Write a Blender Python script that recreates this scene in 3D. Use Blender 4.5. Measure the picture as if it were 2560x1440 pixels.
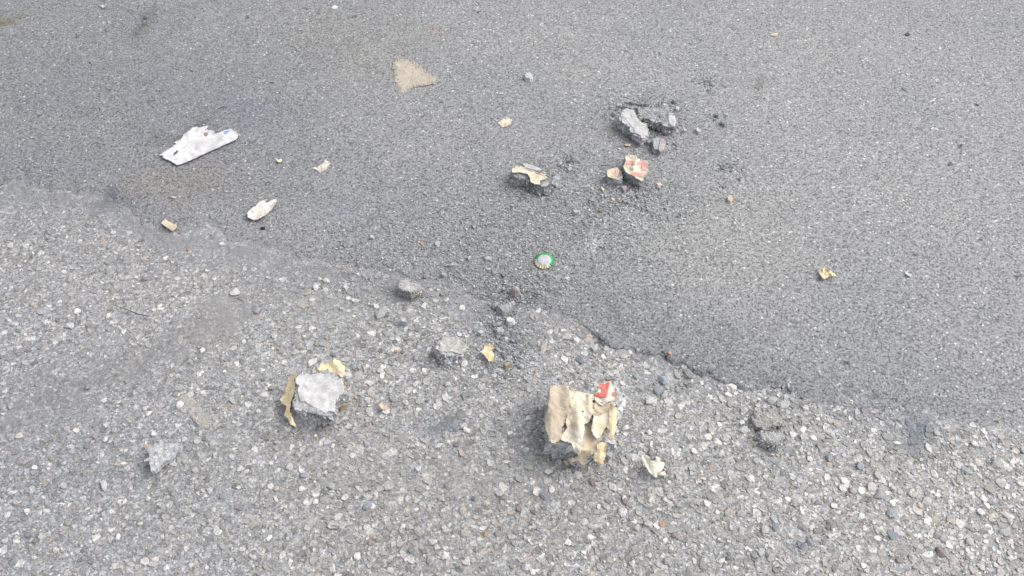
import bpy, bmesh, math, random
import numpy as np
from mathutils import Vector, noise, geometry

random.seed(7); RNG = np.random.default_rng(7)
scene = bpy.context.scene
for o in list(bpy.data.objects): bpy.data.objects.remove(o)
C = scene.collection

# ------------------------------------------------------------------ camera
CAM_H, PITCH, FPX = 1.20, math.radians(53.0), 2217.0
cd = bpy.data.cameras.new('camera'); cam = bpy.data.objects.new('camera', cd); C.objects.link(cam)
cam.location = (0, 0, CAM_H); cam.rotation_euler = (math.pi/2 - PITCH, 0, 0)
cd.sensor_width = 36.0; cd.lens = 36.0*FPX/2560.0; cd.clip_start = 0.02; cd.clip_end = 500
scene.camera = cam
scene.render.resolution_x = 1024; scene.render.resolution_y = 576

# ------------------------------------------------------------------ light
SUN_EL, SUN_AZ = math.radians(50), math.radians(78)     # azimuth clockwise from +y: light comes from the right, a little from the far side
w = bpy.data.worlds.new('World'); scene.world = w; w.use_nodes = True
nt = w.node_tree; bg = nt.nodes['Background']
sky = nt.nodes.new('ShaderNodeTexSky'); sky.sky_type = 'NISHITA'; sky.sun_disc = False
sky.sun_elevation = SUN_EL; sky.sun_rotation = SUN_AZ
sky.dust_density = 4.0; sky.air_density = 1.0; sky.ozone_density = 1.0
hs = nt.nodes.new('ShaderNodeHueSaturation'); hs.inputs['Saturation'].default_value = 0.28
nt.links.new(sky.outputs[0], hs.inputs['Color']); nt.links.new(hs.outputs[0], bg.inputs[0])
bg.inputs[1].default_value = 0.15
sd = bpy.data.lights.new('sun', 'SUN'); sd.energy = 0.60; sd.angle = math.radians(55); sd.color = (1.0, 0.98, 0.955)
sun = bpy.data.objects.new('sun', sd); C.objects.link(sun)
dirv = Vector((math.sin(SUN_AZ)*math.cos(SUN_EL), math.cos(SUN_AZ)*math.cos(SUN_EL), math.sin(SUN_EL)))
sun.rotation_euler = dirv.to_track_quat('Z', 'Y').to_euler(); sun.location = dirv*5
vs = scene.view_settings
vs.view_transform = 'Standard'; vs.look = 'None'; vs.gamma = 1.0; vs.use_curve_mapping = False
vs.exposure = 0.90
cy = scene.cycles; cy.max_bounces = 4; cy.diffuse_bounces = 2; cy.glossy_bounces = 1; cy.transmission_bounces = 0; cy.use_adaptive_sampling = True; cy.adaptive_threshold = .02; cy.caustics_reflective = False

# ------------------------------------------------------------------ pixel of the photograph <-> place on the road
SP, CP = math.sin(PITCH), math.cos(PITCH)
def place(px, py, z=0.0):
    X = (px-1280.0)/FPX; Y = -(py-720.0)/FPX
    dx, dy, dz = X, Y*SP + CP, Y*CP - SP
    t = (z - CAM_H)/dz
    return Vector((dx*t, dy*t, z))
def place_plane(px, py, pl):
    # pl = (x0, y0, z0, a, b): z = z0 + a (x-x0) + b (y-y0)
    X = (px-1280.0)/FPX; Y = -(py-720.0)/FPX
    dx, dy, dz = X, Y*SP + CP, Y*CP - SP
    x0, y0, z0, a, b = pl
    t = (z0 - CAM_H - a*x0 - b*y0)/(dz - a*dx - b*dy)
    return Vector((dx*t, dy*t, CAM_H + dz*t))
def to_px(x, y, z=0.0):
    # numpy friendly
    zz = z - CAM_H
    depth = y*CP - zz*SP
    up = y*SP + zz*CP
    return 1280 + FPX*x/depth, 720 - FPX*up/depth
def crop(x0, y0, s): return lambda pts: [(x0 + x/s, y0 + y/s) for x, y in pts]

# ------------------------------------------------------------------ materials
MATS = {}
class NB:
    def __init__(s, name):
        s.m = bpy.data.materials.new(name); s.m.use_nodes = True
        s.t = s.m.node_tree; s.b = s.t.nodes['Principled BSDF']
        s.b.inputs['Roughness'].default_value = .85; s.b.inputs['Specular IOR Level'].default_value = .25
        MATS[name] = s.m
    def n(s, kind, **k):
        nd = s.t.nodes.new('ShaderNode'+kind)
        for a, v in k.items(): setattr(nd, a, v)
        return nd
    def l(s, a, b): s.t.links.new(a, b)
    def tex(s, kind, scale, vec, detail=2.0, **k):
        nd = s.n('Tex'+kind, **k)
        if vec is not None: s.l(vec, nd.inputs['Vector'])
        nd.inputs['Scale'].default_value = scale
        if 'Detail' in nd.inputs: nd.inputs['Detail'].default_value = detail if kind == 'Noise' else 0.0
        return nd
    def ramp(s, fac, stops, interp='LINEAR'):
        r = s.n('ValToRGB'); cr = r.color_ramp; cr.interpolation = interp
        while len(cr.elements) < len(stops): cr.elements.new(0.5)
        for e, (p, c) in zip(cr.elements, stops):
            e.position = p; e.color = (c, c, c, 1) if isinstance(c, (int, float)) else (*c, 1)
        s.l(fac, r.inputs[0]); return r.outputs[0]
    def mix(s, fac, a, b, mode='MIX'):
        nd = s.n('Mix', data_type='RGBA', blend_type=mode)
        for sock, v in ((nd.inputs[0], fac), (nd.inputs[6], a), (nd.inputs[7], b)):
            if hasattr(v, 'links') or hasattr(v, 'is_output'): s.l(v, sock)
            elif isinstance(v, (int, float)): sock.default_value = v if sock == nd.inputs[0] else (v, v, v, 1)
            else: sock.default_value = (*v, 1)
        return nd.outputs[2]
    def math(s, op, a, b=0.0):
        nd = s.n('Math', operation=op)
        for sock, v in ((nd.inputs[0], a), (nd.inputs[1], b)):
            if isinstance(v, (int, float)): sock.default_value = v
            else: s.l(v, sock)
        return nd.outputs[0]
    def bump(s, h, dist, strength=1.0, normal=None):
        nd = s.n('Bump'); nd.inputs['Strength'].default_value = strength; nd.inputs['Distance'].default_value = dist
        s.l(h, nd.inputs['Height'])
        if normal is not None: s.l(normal, nd.inputs['Normal'])
        return nd.outputs[0]
    def out(s, col, normal=None, rough=None):
        if not isinstance(col, tuple): s.l(col, s.b.inputs['Base Color'])
        else: s.b.inputs['Base Color'].default_value = (*col, 1)
        if normal is not None: s.l(normal, s.b.inputs['Normal'])
        if rough is not None:
            if isinstance(rough, (int, float)): s.b.inputs['Roughness'].default_value = rough
            else: s.l(rough, s.b.inputs['Roughness'])
        return s.m

STONE_STOPS = [(0, (.14, .14, .14)), (.10, (.19, .195, .20)), (.22, (.25, .247, .24)), (.34, (.29, .292, .298)),
               (.46, (.31, .302, .288)), (.56, (.35, .352, .36)), (.66, (.39, .385, .375)), (.75, (.45, .45, .45)), (.82, (.55, .55, .545)),
               (.88, (.53, .525, .51)), (.93, (.58, .575, .565)), (.945, (.36, .32, .27)), (.96, (.36, .30, .27)), (.975, (.30, .31, .335)), (1.0, (.46, .46, .475))]

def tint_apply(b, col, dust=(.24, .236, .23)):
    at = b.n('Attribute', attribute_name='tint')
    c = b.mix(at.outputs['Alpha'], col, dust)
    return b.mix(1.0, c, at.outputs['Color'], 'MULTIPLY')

def mat_fine(name, use_tint=True):
    b = NB(name); pos = b.n('NewGeometry').outputs['Position']
    v1 = b.tex('Voronoi', 300, pos)
    s1 = b.n('SeparateColor'); b.l(v1.outputs['Color'], s1.inputs[0])
    col = b.ramp(s1.outputs[0], [(0, (.15, .153, .16)), (.15, (.203, .204, .208)), (.45, (.245, .245, .247)), (.8, (.279, .279, .279)), (.95, (.295, .295, .294)), (.98, (.34, .338, .33)), (1, (.54, .54, .54))])
    gap = b.ramp(v1.outputs['Distance'], [(.50, 1.0), (.80, 0.0)])
    col = b.mix(b.math('MULTIPLY', b.math('SUBTRACT', 1.0, gap), .55), col, (.10, .102, .107))
    pit = b.ramp(b.tex('Noise', 230, pos, 2).outputs[0], [(.595, 0.0), (.67, 1.0)])
    col = b.mix(b.math('MULTIPLY', pit, .6), col, (.045, .046, .05))  # shade of the small pits painted into the colour
    lf = b.ramp(b.tex('Noise', 4.0, pos, 3).outputs[0], [(.3, (.94, .95, .975)), (.5, (1, 1, 1)), (.7, (1.04, 1.04, 1.03))])
    col = b.mix(1.0, col, lf, 'MULTIPLY')
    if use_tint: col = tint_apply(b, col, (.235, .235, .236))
    h = b.math('ADD', b.math('MULTIPLY', gap, .6), b.math('MULTIPLY', s1.outputs[2], .5))
    h = b.math('SUBTRACT', h, b.math('MULTIPLY', pit, 1.4))
    return b.out(col, b.bump(h, .0009, 1.0))

def mat_matrix(name):
    b = NB(name); pos = b.n('NewGeometry').outputs['Position']
    v1 = b.tex('Voronoi', 230, pos); v2 = b.tex('Voronoi', 480, pos)
    s1 = b.n('SeparateColor'); b.l(v1.outputs['Color'], s1.inputs[0])
    s2 = b.n('SeparateColor'); b.l(v2.outputs['Color'], s2.inputs[0])
    col = b.mix(.5, b.ramp(s1.outputs[0], [(0, .15), (.4, .23), (.8, .31), (1, .56)]), b.ramp(s2.outputs[0], [(0, .15), (.5, .25), (1, .48)]))
    col = b.mix(1.0, col, b.ramp(s1.outputs[1], [(0, (.97, 1, 1.05)), (.6, (1.0, 1, .99)), (1, (1.06, 1, .93))]), 'MULTIPLY')
    pit = b.ramp(b.tex('Noise', 90, pos, 3).outputs[0], [(.55, 0.0), (.68, 1.0)])
    col = b.mix(b.math('MULTIPLY', pit, .4), col, .09)  # pit shade painted into the colour alone; the bump has no such hollows
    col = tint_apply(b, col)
    h = b.math('ADD', s1.outputs[2], b.math('MULTIPLY', b.tex('Noise', 140, pos, 2).outputs[0], 1.2))
    return b.out(col, b.bump(h, .0018, 1.0))

def mat_stone(name, source, stops=None):
    b = NB(name); geo = b.n('NewGeometry'); pos = geo.outputs['Position']
    if source == 'island': rnd = geo.outputs['Random Per Island']
    else: rnd = b.n('ObjectInfo').outputs['Random']
    col = b.ramp(rnd, stops or STONE_STOPS)
    n1 = b.tex('Noise', 300, pos, 2)
    col = b.mix(1.0, col, b.ramp(n1.outputs[0], [(.3, .76), (.5, 1.0), (.7, 1.2)]), 'MULTIPLY')
    dirt = b.ramp(b.tex('Noise', 90, pos, 2).outputs[0], [(.45, 0.0), (.68, .6)])
    col = b.mix(dirt, col, (.25, .243, .232) if name != 'fine_stone' else (.225, .227, .231))
    col = b.mix(1.0, col, b.ramp(b.tex('Noise', 3.5, pos, 2).outputs[0], [(.3, (.95, .945, .935)), (.5, (1.02, 1.005, .98)), (.7, (1.08, 1.055, 1.02))]), 'MULTIPLY')
    if source == 'island' and name != 'lump_grain': col = tint_apply(b, col)
    return b.out(col, b.bump(n1.outputs[0], .0010, 1.0), .8)

def mat_rock(name, dark, light, grain=260, bump=.0016, coords='Object', spread=.5):
    # broken road mortar: dark bluish binder with paler grains
    b = NB(name); co = b.n('TexCoord').outputs[coords]
    v = b.tex('Voronoi', grain, co); s = b.n('SeparateColor'); b.l(v.outputs['Color'], s.inputs[0])
    n1 = b.tex('Noise', 95, co, 6); n2 = b.tex('Noise', 420, co, 3)
    mid = tuple((p+q)/2 for p, q in zip(dark, light))
    g = b.ramp(s.outputs[0], [(0, tuple(.75*x for x in dark)), (.35, dark), (.75, mid), (.93, light), (1, tuple(min(.6, 1.5*x) for x in light))])
    col = b.mix(spread, b.ramp(n1.outputs[0], [(.3, dark), (.7, light)]), g)
    col = b.mix(b.math('MULTIPLY', b.ramp(n2.outputs[0], [(.60, 0.0), (.72, 1.0)]), .6), col, tuple(.45*x for x in dark))
    rn = b.n('ObjectInfo').outputs['Random']
    col = b.mix(1.0, col, b.ramp(rn, [(0, .8), (1, 1.25)]), 'MULTIPLY')
    h = b.math('ADD', b.math('MULTIPLY', s.outputs[1], .5), b.math('ADD', n1.outputs[0], b.math('MULTIPLY', n2.outputs[0], .5)))
    return b.out(col, b.bump(h, bump, 1.0), .85)

def mat_paper(name, base, stain, fleck=.35, fibre=True, speckle=0.0):
    b = NB(name); co = b.n('TexCoord').outputs['Object']
    n1 = b.tex('Noise', 38, co, 6); n2 = b.tex('Noise', 300, co, 4); n3 = b.tex('Noise', 120, co, 3)
    col = b.mix(b.ramp(n1.outputs[0], [(.38, 0.0), (.68, 1.0)]), base, stain)
    col = b.mix(1.0, col, b.ramp(n2.outputs[0], [(.3, .88), (.5, 1.0), (.7, 1.08)]), 'MULTIPLY')
    spot = b.ramp(n3.outputs[0], [(.64, 0.0), (.72, 1.0)])
    col = b.mix(b.math('MULTIPLY', spot, fleck), col, tuple(.5*x for x in stain))
    if speckle:
        sp = b.ramp(b.tex('Noise', 260, co, 2).outputs[0], [(.68, 0.0), (.74, 1.0)])
        col = b.mix(b.math('MULTIPLY', sp, speckle), col, .10)
    h = b.math('ADD', n1.outputs[0], b.math('ADD', b.math('MULTIPLY', n3.outputs[0], .4), b.math('MULTIPLY', n2.outputs[0], .15)))
    return b.out(col, b.bump(h, .0034, 1.0), .9)

mat_fine('fine_asphalt'); mat_fine('far_asphalt', False); mat_matrix('coarse_binder')
mat_stone('aggregate_stone', 'island'); mat_stone('fine_stone', 'island', [(0, (.12, .123, .13)), (.3, (.19, .193, .2)), (.6, (.235, .237, .242)), (.88, (.27, .271, .273)), (.95, (.36, .36, .36)), (1, (.64, .64, .64))]); mat_stone('single_stone', 'object')
mat_stone('lump_grain', 'island', [(0, (.13, .133, .14)), (.3, (.22, .225, .232)), (.6, (.31, .315, .32)), (.85, (.42, .42, .42)), (1, (.60, .60, .59))])
mat_rock('dark_mortar', (.20, .205, .21), (.40, .405, .41))
mat_rock('slab_mortar', (.16, .165, .172), (.34, .345, .35))
mat_rock('grey_mortar', (.28, .283, .288), (.50, .502, .505))
mat_rock('pale_mortar', (.33, .322, .315), (.49, .485, .48), grain=180, bump=.0012, spread=.25)
mat_rock('sandy_mortar', (.23, .222, .205), (.40, .39, .36))
mat_rock('crumb_dark', (.15, .155, .162), (.36, .365, .37), grain=500, bump=.0006)
mat_rock('grit_dark', (.19, .195, .20), (.42, .425, .43), grain=300, bump=.0004, coords='Object', spread=.9)
mat_rock('pale_sand', (.30, .29, .27), (.47, .455, .425))
mat_rock('crumb_grey', (.28, .285, .29), (.48, .485, .49), grain=500, bump=.0006)
mat_rock('crumb_black', (.02, .02, .022), (.05, .05, .055), grain=500, bump=.0006)
mat_rock('pebble_white', (.40, .40, .39), (.58, .58, .57), grain=200, bump=.0006, spread=.2)
mat_rock('pebble_pink', (.26, .22, .215), (.38, .34, .33), grain=200, bump=.0006, spread=.3)
mat_rock('pebble_cream', (.42, .36, .26), (.56, .50, .38), grain=200, bump=.0006, spread=.2)
mat_rock('pebble_tan', (.25, .20, .14), (.38, .32, .23), grain=200, bump=.0006, spread=.2)
mat_rock('pebble_orange', (.44, .24, .14), (.54, .34, .23), grain=200, bump=.0006, spread=.2)
mat_rock('pebble_blue', (.27, .285, .31), (.38, .395, .42), grain=200, bump=.0006, spread=.2)
mat_paper('paper_white', (.57, .565, .57), (.43, .42, .41), .6, speckle=.8)
mat_paper('paper_flake', (.61, .58, .54), (.50, .46, .40), .6, speckle=.6)
mat_paper('paper_cream', (.62, .57, .47), (.50, .43, .31), .4, speckle=.35)
mat_paper('paper_tan', (.50, .42, .325), (.42, .345, .26), .4)
mat_paper('paper_buff', (.52, .445, .335), (.43, .36, .265), .5)
mat_paper('paper_orange', (.66, .55, .36), (.58, .46, .28), .4, speckle=.3)
mat_paper('paper_greenish', (.58, .56, .47), (.50, .47, .38), .3)
mat_paper('print_red', (.56, .12, .11), (.52, .19, .16), .3)
mat_paper('print_pink', (.60, .30, .26), (.58, .42, .35), .3)
mat_paper('print_darkred', (.28, .035, .03), (.22, .03, .025), .2)
mat_paper('print_blue', (.12, .24, .50), (.25, .34, .48), .2)
mat_paper('print_navy', (.10, .11, .26), (.2, .2, .3), .2)
mat_paper('print_paleblue', (.33, .39, .50), (.4, .42, .46), .2)
mat_paper('rust_spot', (.24, .13, .07), (.30, .19, .12), .2)
mat_paper('mud_tan', (.35, .333, .30), (.30, .285, .262), .4)
mat_paper('stain_beige', (.41, .365, .305), (.36, .32, .265), .5, speckle=.5)
mat_paper('straw', (.36, .33, .25), (.28, .25, .18), .2)
mat_paper('twig', (.07, .065, .06), (.10, .09, .08), .2)
mat_paper('leaf_green', (.07, .11, .045), (.10, .12, .05), .2)
def mat_metal(name, col, wear, rough, metallic):
    b = NB(name); co = b.n('TexCoord').outputs['Object']
    n = b.tex('Noise', 260, co, 4)
    c = b.mix(b.ramp(n.outputs[0], [(.45, 0.0), (.68, .8)]), col, wear)
    b.b.inputs['Metallic'].default_value = metallic; b.b.inputs['Specular IOR Level'].default_value = .5
    return b.out(c, b.bump(n.outputs[0], .0004), rough)
mat_metal('cap_green', (.02, .29, .10), (.03, .20, .08), .32, .25)
mat_metal('cap_brass', (.48, .44, .31), (.22, .19, .12), .5, .3)
mat_metal('cap_top', (.46, .465, .475), (.19, .19, .20), .4, .15)

# ------------------------------------------------------------------ object helpers
def link(o): C.objects.link(o); return o
def mesh_obj(name, verts, faces, mat, smooth=False, origin=None):
    me = bpy.data.meshes.new(name)
    if origin is not None:
        verts = [(v[0]-origin[0], v[1]-origin[1], v[2]-origin[2]) for v in verts]
    me.from_pydata(verts, [], faces); me.update()
    mats = mat if isinstance(mat, (list, tuple)) else [mat]
    for m in mats: me.materials.append(MATS[m])
    if smooth: me.polygons.foreach_set('use_smooth', [True]*len(me.polygons))
    return link(bpy.data.objects.new(name, me))
def tag(o, label, cat, group=None, kind=None):
    if label: o['label'] = label
    if cat: o['category'] = cat
    if group: o['group'] = group
    if kind: o['kind'] = kind
    return o
def root(name, px, py, label, cat, z=0.0):
    o = link(bpy.data.objects.new(name, None)); o.location = place(px, py, z); o.empty_display_size = .02
    return tag(o, label, cat)
def child(o, parent):
    # geometry was made in road coordinates: hang it under its thing
    o.parent = parent; o.location = Vector(o.location) - Vector(parent.location); return o
def centre(pts):
    return sum(p[0] for p in pts)/len(pts), sum(p[1] for p in pts)/len(pts)
def np_mesh(name, V, F, mat):
    me = bpy.data.meshes.new(name); me.from_pydata(V.tolist(), [], F.tolist()); me.update()
    me.materials.append(MATS[mat]); return me

# ------------------------------------------------------------------ broad tone areas, wear and dust of the road (in real places)
def gauss(px, py, cx, cy, sx, sy, rot=0.0):
    c, s = math.cos(rot), math.sin(rot); dx, dy = px-cx, py-cy
    u, v = (c*dx + s*dy)/sx, (-s*dx + c*dy)/sy
    return np.exp(-.5*(u*u + v*v))
_fx = RNG.uniform(-1, 1, (24, 2)); _fp = RNG.uniform(0, 6.28, 24)
def wob(x, y, f):
    r = np.zeros_like(x)
    for k in range(24): r += np.sin(f*(x*_fx[k, 0] + y*_fx[k, 1]) + _fp[k])
    return r/5.0
def tint(x, y):
    px, py = to_px(x, y)
    px = px + 22*wob(x, y, 60); py = py + 16*wob(y, x, 70)
    m = np.ones((len(x), 4)); m[:, 3] = 0
    def mul(g, r, gg, b):
        for i, c in enumerate((r, gg, b)): m[:, i] *= 1 + g*(c-1)
    mul(gauss(px, py, 150, 180, 420, 300), .87, .88, .90)  # broad tone: darker and bluer over the upper left
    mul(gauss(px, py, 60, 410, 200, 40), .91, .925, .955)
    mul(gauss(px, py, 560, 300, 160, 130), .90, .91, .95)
    mul(gauss(px, py, 2350, 380, 560, 480), 1.17, 1.165, 1.155)  # broad tone: lighter over the right side
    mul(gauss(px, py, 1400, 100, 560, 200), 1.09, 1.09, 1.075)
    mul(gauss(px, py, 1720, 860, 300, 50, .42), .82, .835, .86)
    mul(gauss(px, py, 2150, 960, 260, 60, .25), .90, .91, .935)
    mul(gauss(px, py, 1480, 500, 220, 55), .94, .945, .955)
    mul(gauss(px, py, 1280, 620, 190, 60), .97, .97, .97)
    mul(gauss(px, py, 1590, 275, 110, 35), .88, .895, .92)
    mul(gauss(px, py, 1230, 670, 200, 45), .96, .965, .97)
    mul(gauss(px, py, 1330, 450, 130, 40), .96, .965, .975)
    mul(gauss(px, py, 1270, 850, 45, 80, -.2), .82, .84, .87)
    mul(gauss(px, py, 450, 450, 110, 40), 1.0, .95, .88)
    mul(gauss(px, py, 470, 335, 40, 14, -.6), .55, .53, .48)
    mul(gauss(px, py, 365, 65, 34, 10, -.5), .6, .6, .57)
    mul(gauss(px, py, 8, 42, 26, 10), .65, .62, .42)
    mul(gauss(px, py, 850, 110, 130, 60), .97, .96, .92)
    mul(gauss(px, py, 205, 275, 14, 6), .75, .72, .66)
    mul(gauss(px, py, 1890, 205, 18, 8), .72, .71, .68)
    mul(gauss(px, py, 1088, 78, 16, 5, .3), 1.15, .88, .82)
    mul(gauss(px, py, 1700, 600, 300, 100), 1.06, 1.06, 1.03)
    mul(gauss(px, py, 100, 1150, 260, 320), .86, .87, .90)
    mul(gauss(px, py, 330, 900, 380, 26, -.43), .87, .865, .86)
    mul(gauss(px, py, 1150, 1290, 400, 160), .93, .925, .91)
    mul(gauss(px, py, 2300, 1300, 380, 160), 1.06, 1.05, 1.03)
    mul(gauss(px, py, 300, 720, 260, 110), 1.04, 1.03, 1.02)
    for cx, cy, sx, sy in ((1130, 1060, 34, 26), (2282, 1062, 34, 30), (1990, 1362, 15, 11), (290, 503, 30, 13)):
        mul(gauss(px, py, cx, cy, sx, sy), .55, .60, .66)
    mul(gauss(px, py, 870, 522, 40, 18), .93, .97, 1.03)
    for cx, cy, sx, sy, r in ((1440, 448, 26, 9, .2), (1470, 645, 9, 60, .45), (1500, 600, 14, 20, .3), (1410, 690, 10, 18, .5), (1560, 545, 40, 8, .1)):
        mul(gauss(px, py, cx, cy, sx, sy, r), 1.24, 1.245, 1.26)
    # dust that buries the aggregate
    for cx, cy, sx, sy, r, a in ((330, 900, 360, 22, -.43, .40), (560, 770, 60, 26, -.2, .6), (1130, 1060, 32, 24, 0, .28), (2282, 1062, 32, 28, 0, .22), (180, 960, 150, 50, -.5, .3),
                                 (870, 522, 34, 15, 0, .4), (290, 503, 28, 12, 0, .5), (620, 620, 80, 26, .2, .5), (800, 760, 90, 40, .2, .35), (1060, 1180, 300, 60, .1, .2)):
        m[:, 3] = np.maximum(m[:, 3], a*gauss(px, py, cx, cy, sx, sy, r))
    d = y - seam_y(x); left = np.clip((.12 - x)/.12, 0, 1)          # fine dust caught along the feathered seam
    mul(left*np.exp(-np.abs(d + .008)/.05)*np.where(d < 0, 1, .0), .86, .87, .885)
    m[:, 3] = np.maximum(m[:, 3], .75*left*np.exp(-np.abs(d + .012)/.028)*np.clip(.8 + .5*wob(x, y, 90), 0, 1))
    return m
def set_tint(me, xy):
    a = me.attributes.new('tint', 'FLOAT_COLOR', 'POINT')
    a.data.foreach_set('color', tint(xy[:, 0], xy[:, 1]).astype(np.float32).ravel())

# ------------------------------------------------------------------ the seam between the fine patch and the old coarse road
SEAM = [(-900, 430), (-400, 452), (0, 468), (120, 480), (250, 492), (330, 520), (420, 588), (560, 606), (700, 642), (800, 655), (870, 682), (960, 704), (1040, 716),
        (1110, 702), (1200, 746), (1290, 778), (1380, 800), (1470, 826), (1510, 862), (1560, 880), (1640, 888), (1700, 912), (1780, 940), (1860, 975),
        (1950, 990), (2050, 1000), (2120, 1012), (2200, 1034), (2300, 1062), (2400, 1082), (2480, 1088), (2560, 1092), (3000, 1110), (3600, 1130)]
sx_, sy_ = zip(*[place(*p)[:2] for p in SEAM]); sx_ = np.array(sx_); sy_ = np.array(sy_)
def seam_y(x):
    y = np.interp(x, sx_, sy_)
    left = np.clip((.15 - x)/.2, 0, 1)
    return y + left*(.014*wob(x, x*.2, 22) + .008*wob(x*.8, -x, 75)) + .006*wob(x*1.0, x*.37, 55) + .004*wob(x, x*.71, 190) + .0036*wob(x*.9, -x, 480)
def lip_width(x):      # feathered at the left, broken edge at the right
    s = np.clip((x - .02)/.12, 0, 1); s = s*s*(3-2*s)
    e = np.clip((x - .36)/.22, 0, 1)
    return .040*(1-s) + (.006 + .008*np.clip(wob(x, x*.3, 40), 0, 2))*s + .05*e
BASE = -.0035
PITS = [(1500, 856, 13, .012), (1488, 838, 9, .010), (1690, 905, 11, .010), (1655, 893, 16, .006), (1735, 925, 14, .006), (1880, 1010, 9, .008), (1955, 1048, 9, .008), (1700, 965, 10, .006),
        (1852, 1060, 10, .007), (845, 688, 16, .006), (1770, 945, 12, .006), (1840, 968, 10, .006), (1600, 882, 18, .005)]
def base_z(x, y):
    z = BASE + .0012*wob(x, y, 45) + .0006*wob(y, x, 150)
    px, py = to_px(x, y)
    for cx, cy, s, d in PITS: z = z - .75*d*gauss(px, py, cx, cy, s*.9, s*.5)
    return z
def fine_z(x, y):
    d = y - seam_y(x); wd = lip_width(x)
    t = np.clip(d/wd, 0, 1); t = t*t*(3-2*t)
    z = BASE - .001 + (-BASE + .001)*t + (.0006*wob(x, y, 60) + .0003*wob(y, x, 260))*np.clip(d/.05, 0, 1)
    px, py = to_px(x, y)
    for cx, cy, s, dd in PITS: z = z - .45*dd*gauss(px, py, cx, cy, s*.8, s*.5)
    return z

def grid_mesh(name, X, Y, Z, mat):
    n, m = X.shape; V = np.stack([X.ravel(), Y.ravel(), Z.ravel()], 1)
    i = np.arange(n*m).reshape(n, m)
    F = np.stack([i[:-1, :-1].ravel(), i[:-1, 1:].ravel(), i[1:, 1:].ravel(), i[1:, :-1].ravel()], 1)
    me = np_mesh(name, V, F, mat); me.polygons.foreach_set('use_smooth', np.ones(len(me.polygons), bool))
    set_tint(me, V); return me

# far road sheet, to the horizon
g = mesh_obj('ground', [(-150, -150, -.03), (150, -150, -.03), (150, 150, -.03), (-150, 150, -.03)], [(0, 1, 2, 3)], 'far_asphalt'); g['kind'] = 'structure'

# old coarse road: binder sheet
xs = np.concatenate([np.linspace(-6, -1.75, 30)[:-1], np.arange(-1.75, 1.75, .0065), np.linspace(1.75, 6, 30)])
vv = np.concatenate([[-.02, -.008], np.arange(0, 1.15, .0065), np.linspace(1.15, 5, 30)])
X = np.repeat(xs[None, :], len(vv), 0); Y = (seam_y(xs) + .03)[None, :] - vv[:, None]
Z = base_z(X.ravel(), Y.ravel()).reshape(X.shape)
Xf = X[::-1]; Yf = Y[::-1]; Zf = Z[::-1]
old_road = link(bpy.data.objects.new('old_road', grid_mesh('old_road', Xf, Yf, Zf, 'coarse_binder'))); old_road['kind'] = 'structure'
old_road['label'] = 'old coarse asphalt with exposed pale stones in the near half'

# newer fine patch
xs = np.concatenate([np.linspace(-6, -1.95, 30)[:-1], np.arange(-1.95, 1.95, .005), np.linspace(1.95, 6, 30)])
vv = np.concatenate([[0, .001, .002, .0035, .005, .0075], np.arange(.010, 1.5, .005), np.linspace(1.5, 6, 30)])
X = np.repeat(xs[None, :], len(vv), 0); Y = seam_y(xs)[None, :] + vv[:, None]
jx = RNG.normal(0, .0009, X.shape); jy = RNG.normal(0, .0009, X.shape); jy[:1] = 0
X = X + jx; Y = Y + jy
Z = fine_z(X.ravel(), Y.ravel()).reshape(X.shape) + np.abs(RNG.normal(0, .00030, X.shape))*np.clip((Y-seam_y(X))/.01, 0, 1)
patch = link(bpy.data.objects.new('road_patch', grid_mesh('road_patch', X, Y, Z, 'fine_asphalt'))); patch['kind'] = 'structure'
patch['label'] = 'newer fine grey asphalt patch covering the far half'

# ------------------------------------------------------------------ aggregate: crushed stones bedded in the old road
def stones(cx, cy, cz, size, n, flat=.7, proud=.5, seed=1):
    """facetted stones: a bottom ring and a smaller tilted top ring of n points"""
    r = np.random.default_rng(seed); M = len(cx)
    ang = (np.arange(n)[None, :] + r.uniform(-.32, .32, (M, n)))*2*np.pi/n + r.uniform(0, 6.28, (M, 1))
    rad = size[:, None]*.5*r.uniform(.78, 1.18, (M, n))
    ux, uy = np.cos(ang)*rad, np.sin(ang)*rad*r.uniform(.5, .95, (M, 1))
    rot = r.uniform(0, 6.28, (M, 1)); cr, sr = np.cos(rot), np.sin(rot)
    bx, by = ux*cr - uy*sr, ux*sr + uy*cr
    k = r.uniform(.62, .92, (M, 1))*r.uniform(.85, 1.1, (M, n))
    ox, oy = size[:, None]*r.uniform(-.08, .08, (M, 1)), size[:, None]*r.uniform(-.08, .08, (M, 1))
    tx, ty = bx*k + ox, by*k + oy
    tilt = r.normal(0, .13, (M, 2))
    tz = (cz + size*proud*r.uniform(.15, .6, M))[:, None] + tilt[:, :1]*tx + tilt[:, 1:]*ty + size[:, None]*r.uniform(-.03, .03, (M, n))
    bz = np.minimum(cz[:, None] - .0035, tz - .0015)
    V = np.empty((M, 2*n, 3))
    V[:, :n, 0] = bx + cx[:, None]; V[:, :n, 1] = by + cy[:, None]; V[:, :n, 2] = bz
    V[:, n:, 0] = tx + cx[:, None]; V[:, n:, 1] = ty + cy[:, None]; V[:, n:, 2] = tz
    f = []
    for i in range(n):
        j = (i+1) % n
        f += [(i, j, n+j), (i, n+j, n+i)]
    for i in range(1, n-1): f.append((n, n+i, n+i+1))
    F = (np.array(f)[None] + (np.arange(M)*2*n)[:, None, None]).reshape(-1, 3)
    return V.reshape(-1, 3), F, np.repeat(np.stack([cx, cy], 1), 2*n, 0)
def scatter(n, x0, x1, y0, y1, seed):
    r = np.random.default_rng(seed)
    return r.uniform(x0, x1, n), r.uniform(y0, y1, n), r
def dust_at(x, y): return tint(x, y)[:, 3]

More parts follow.
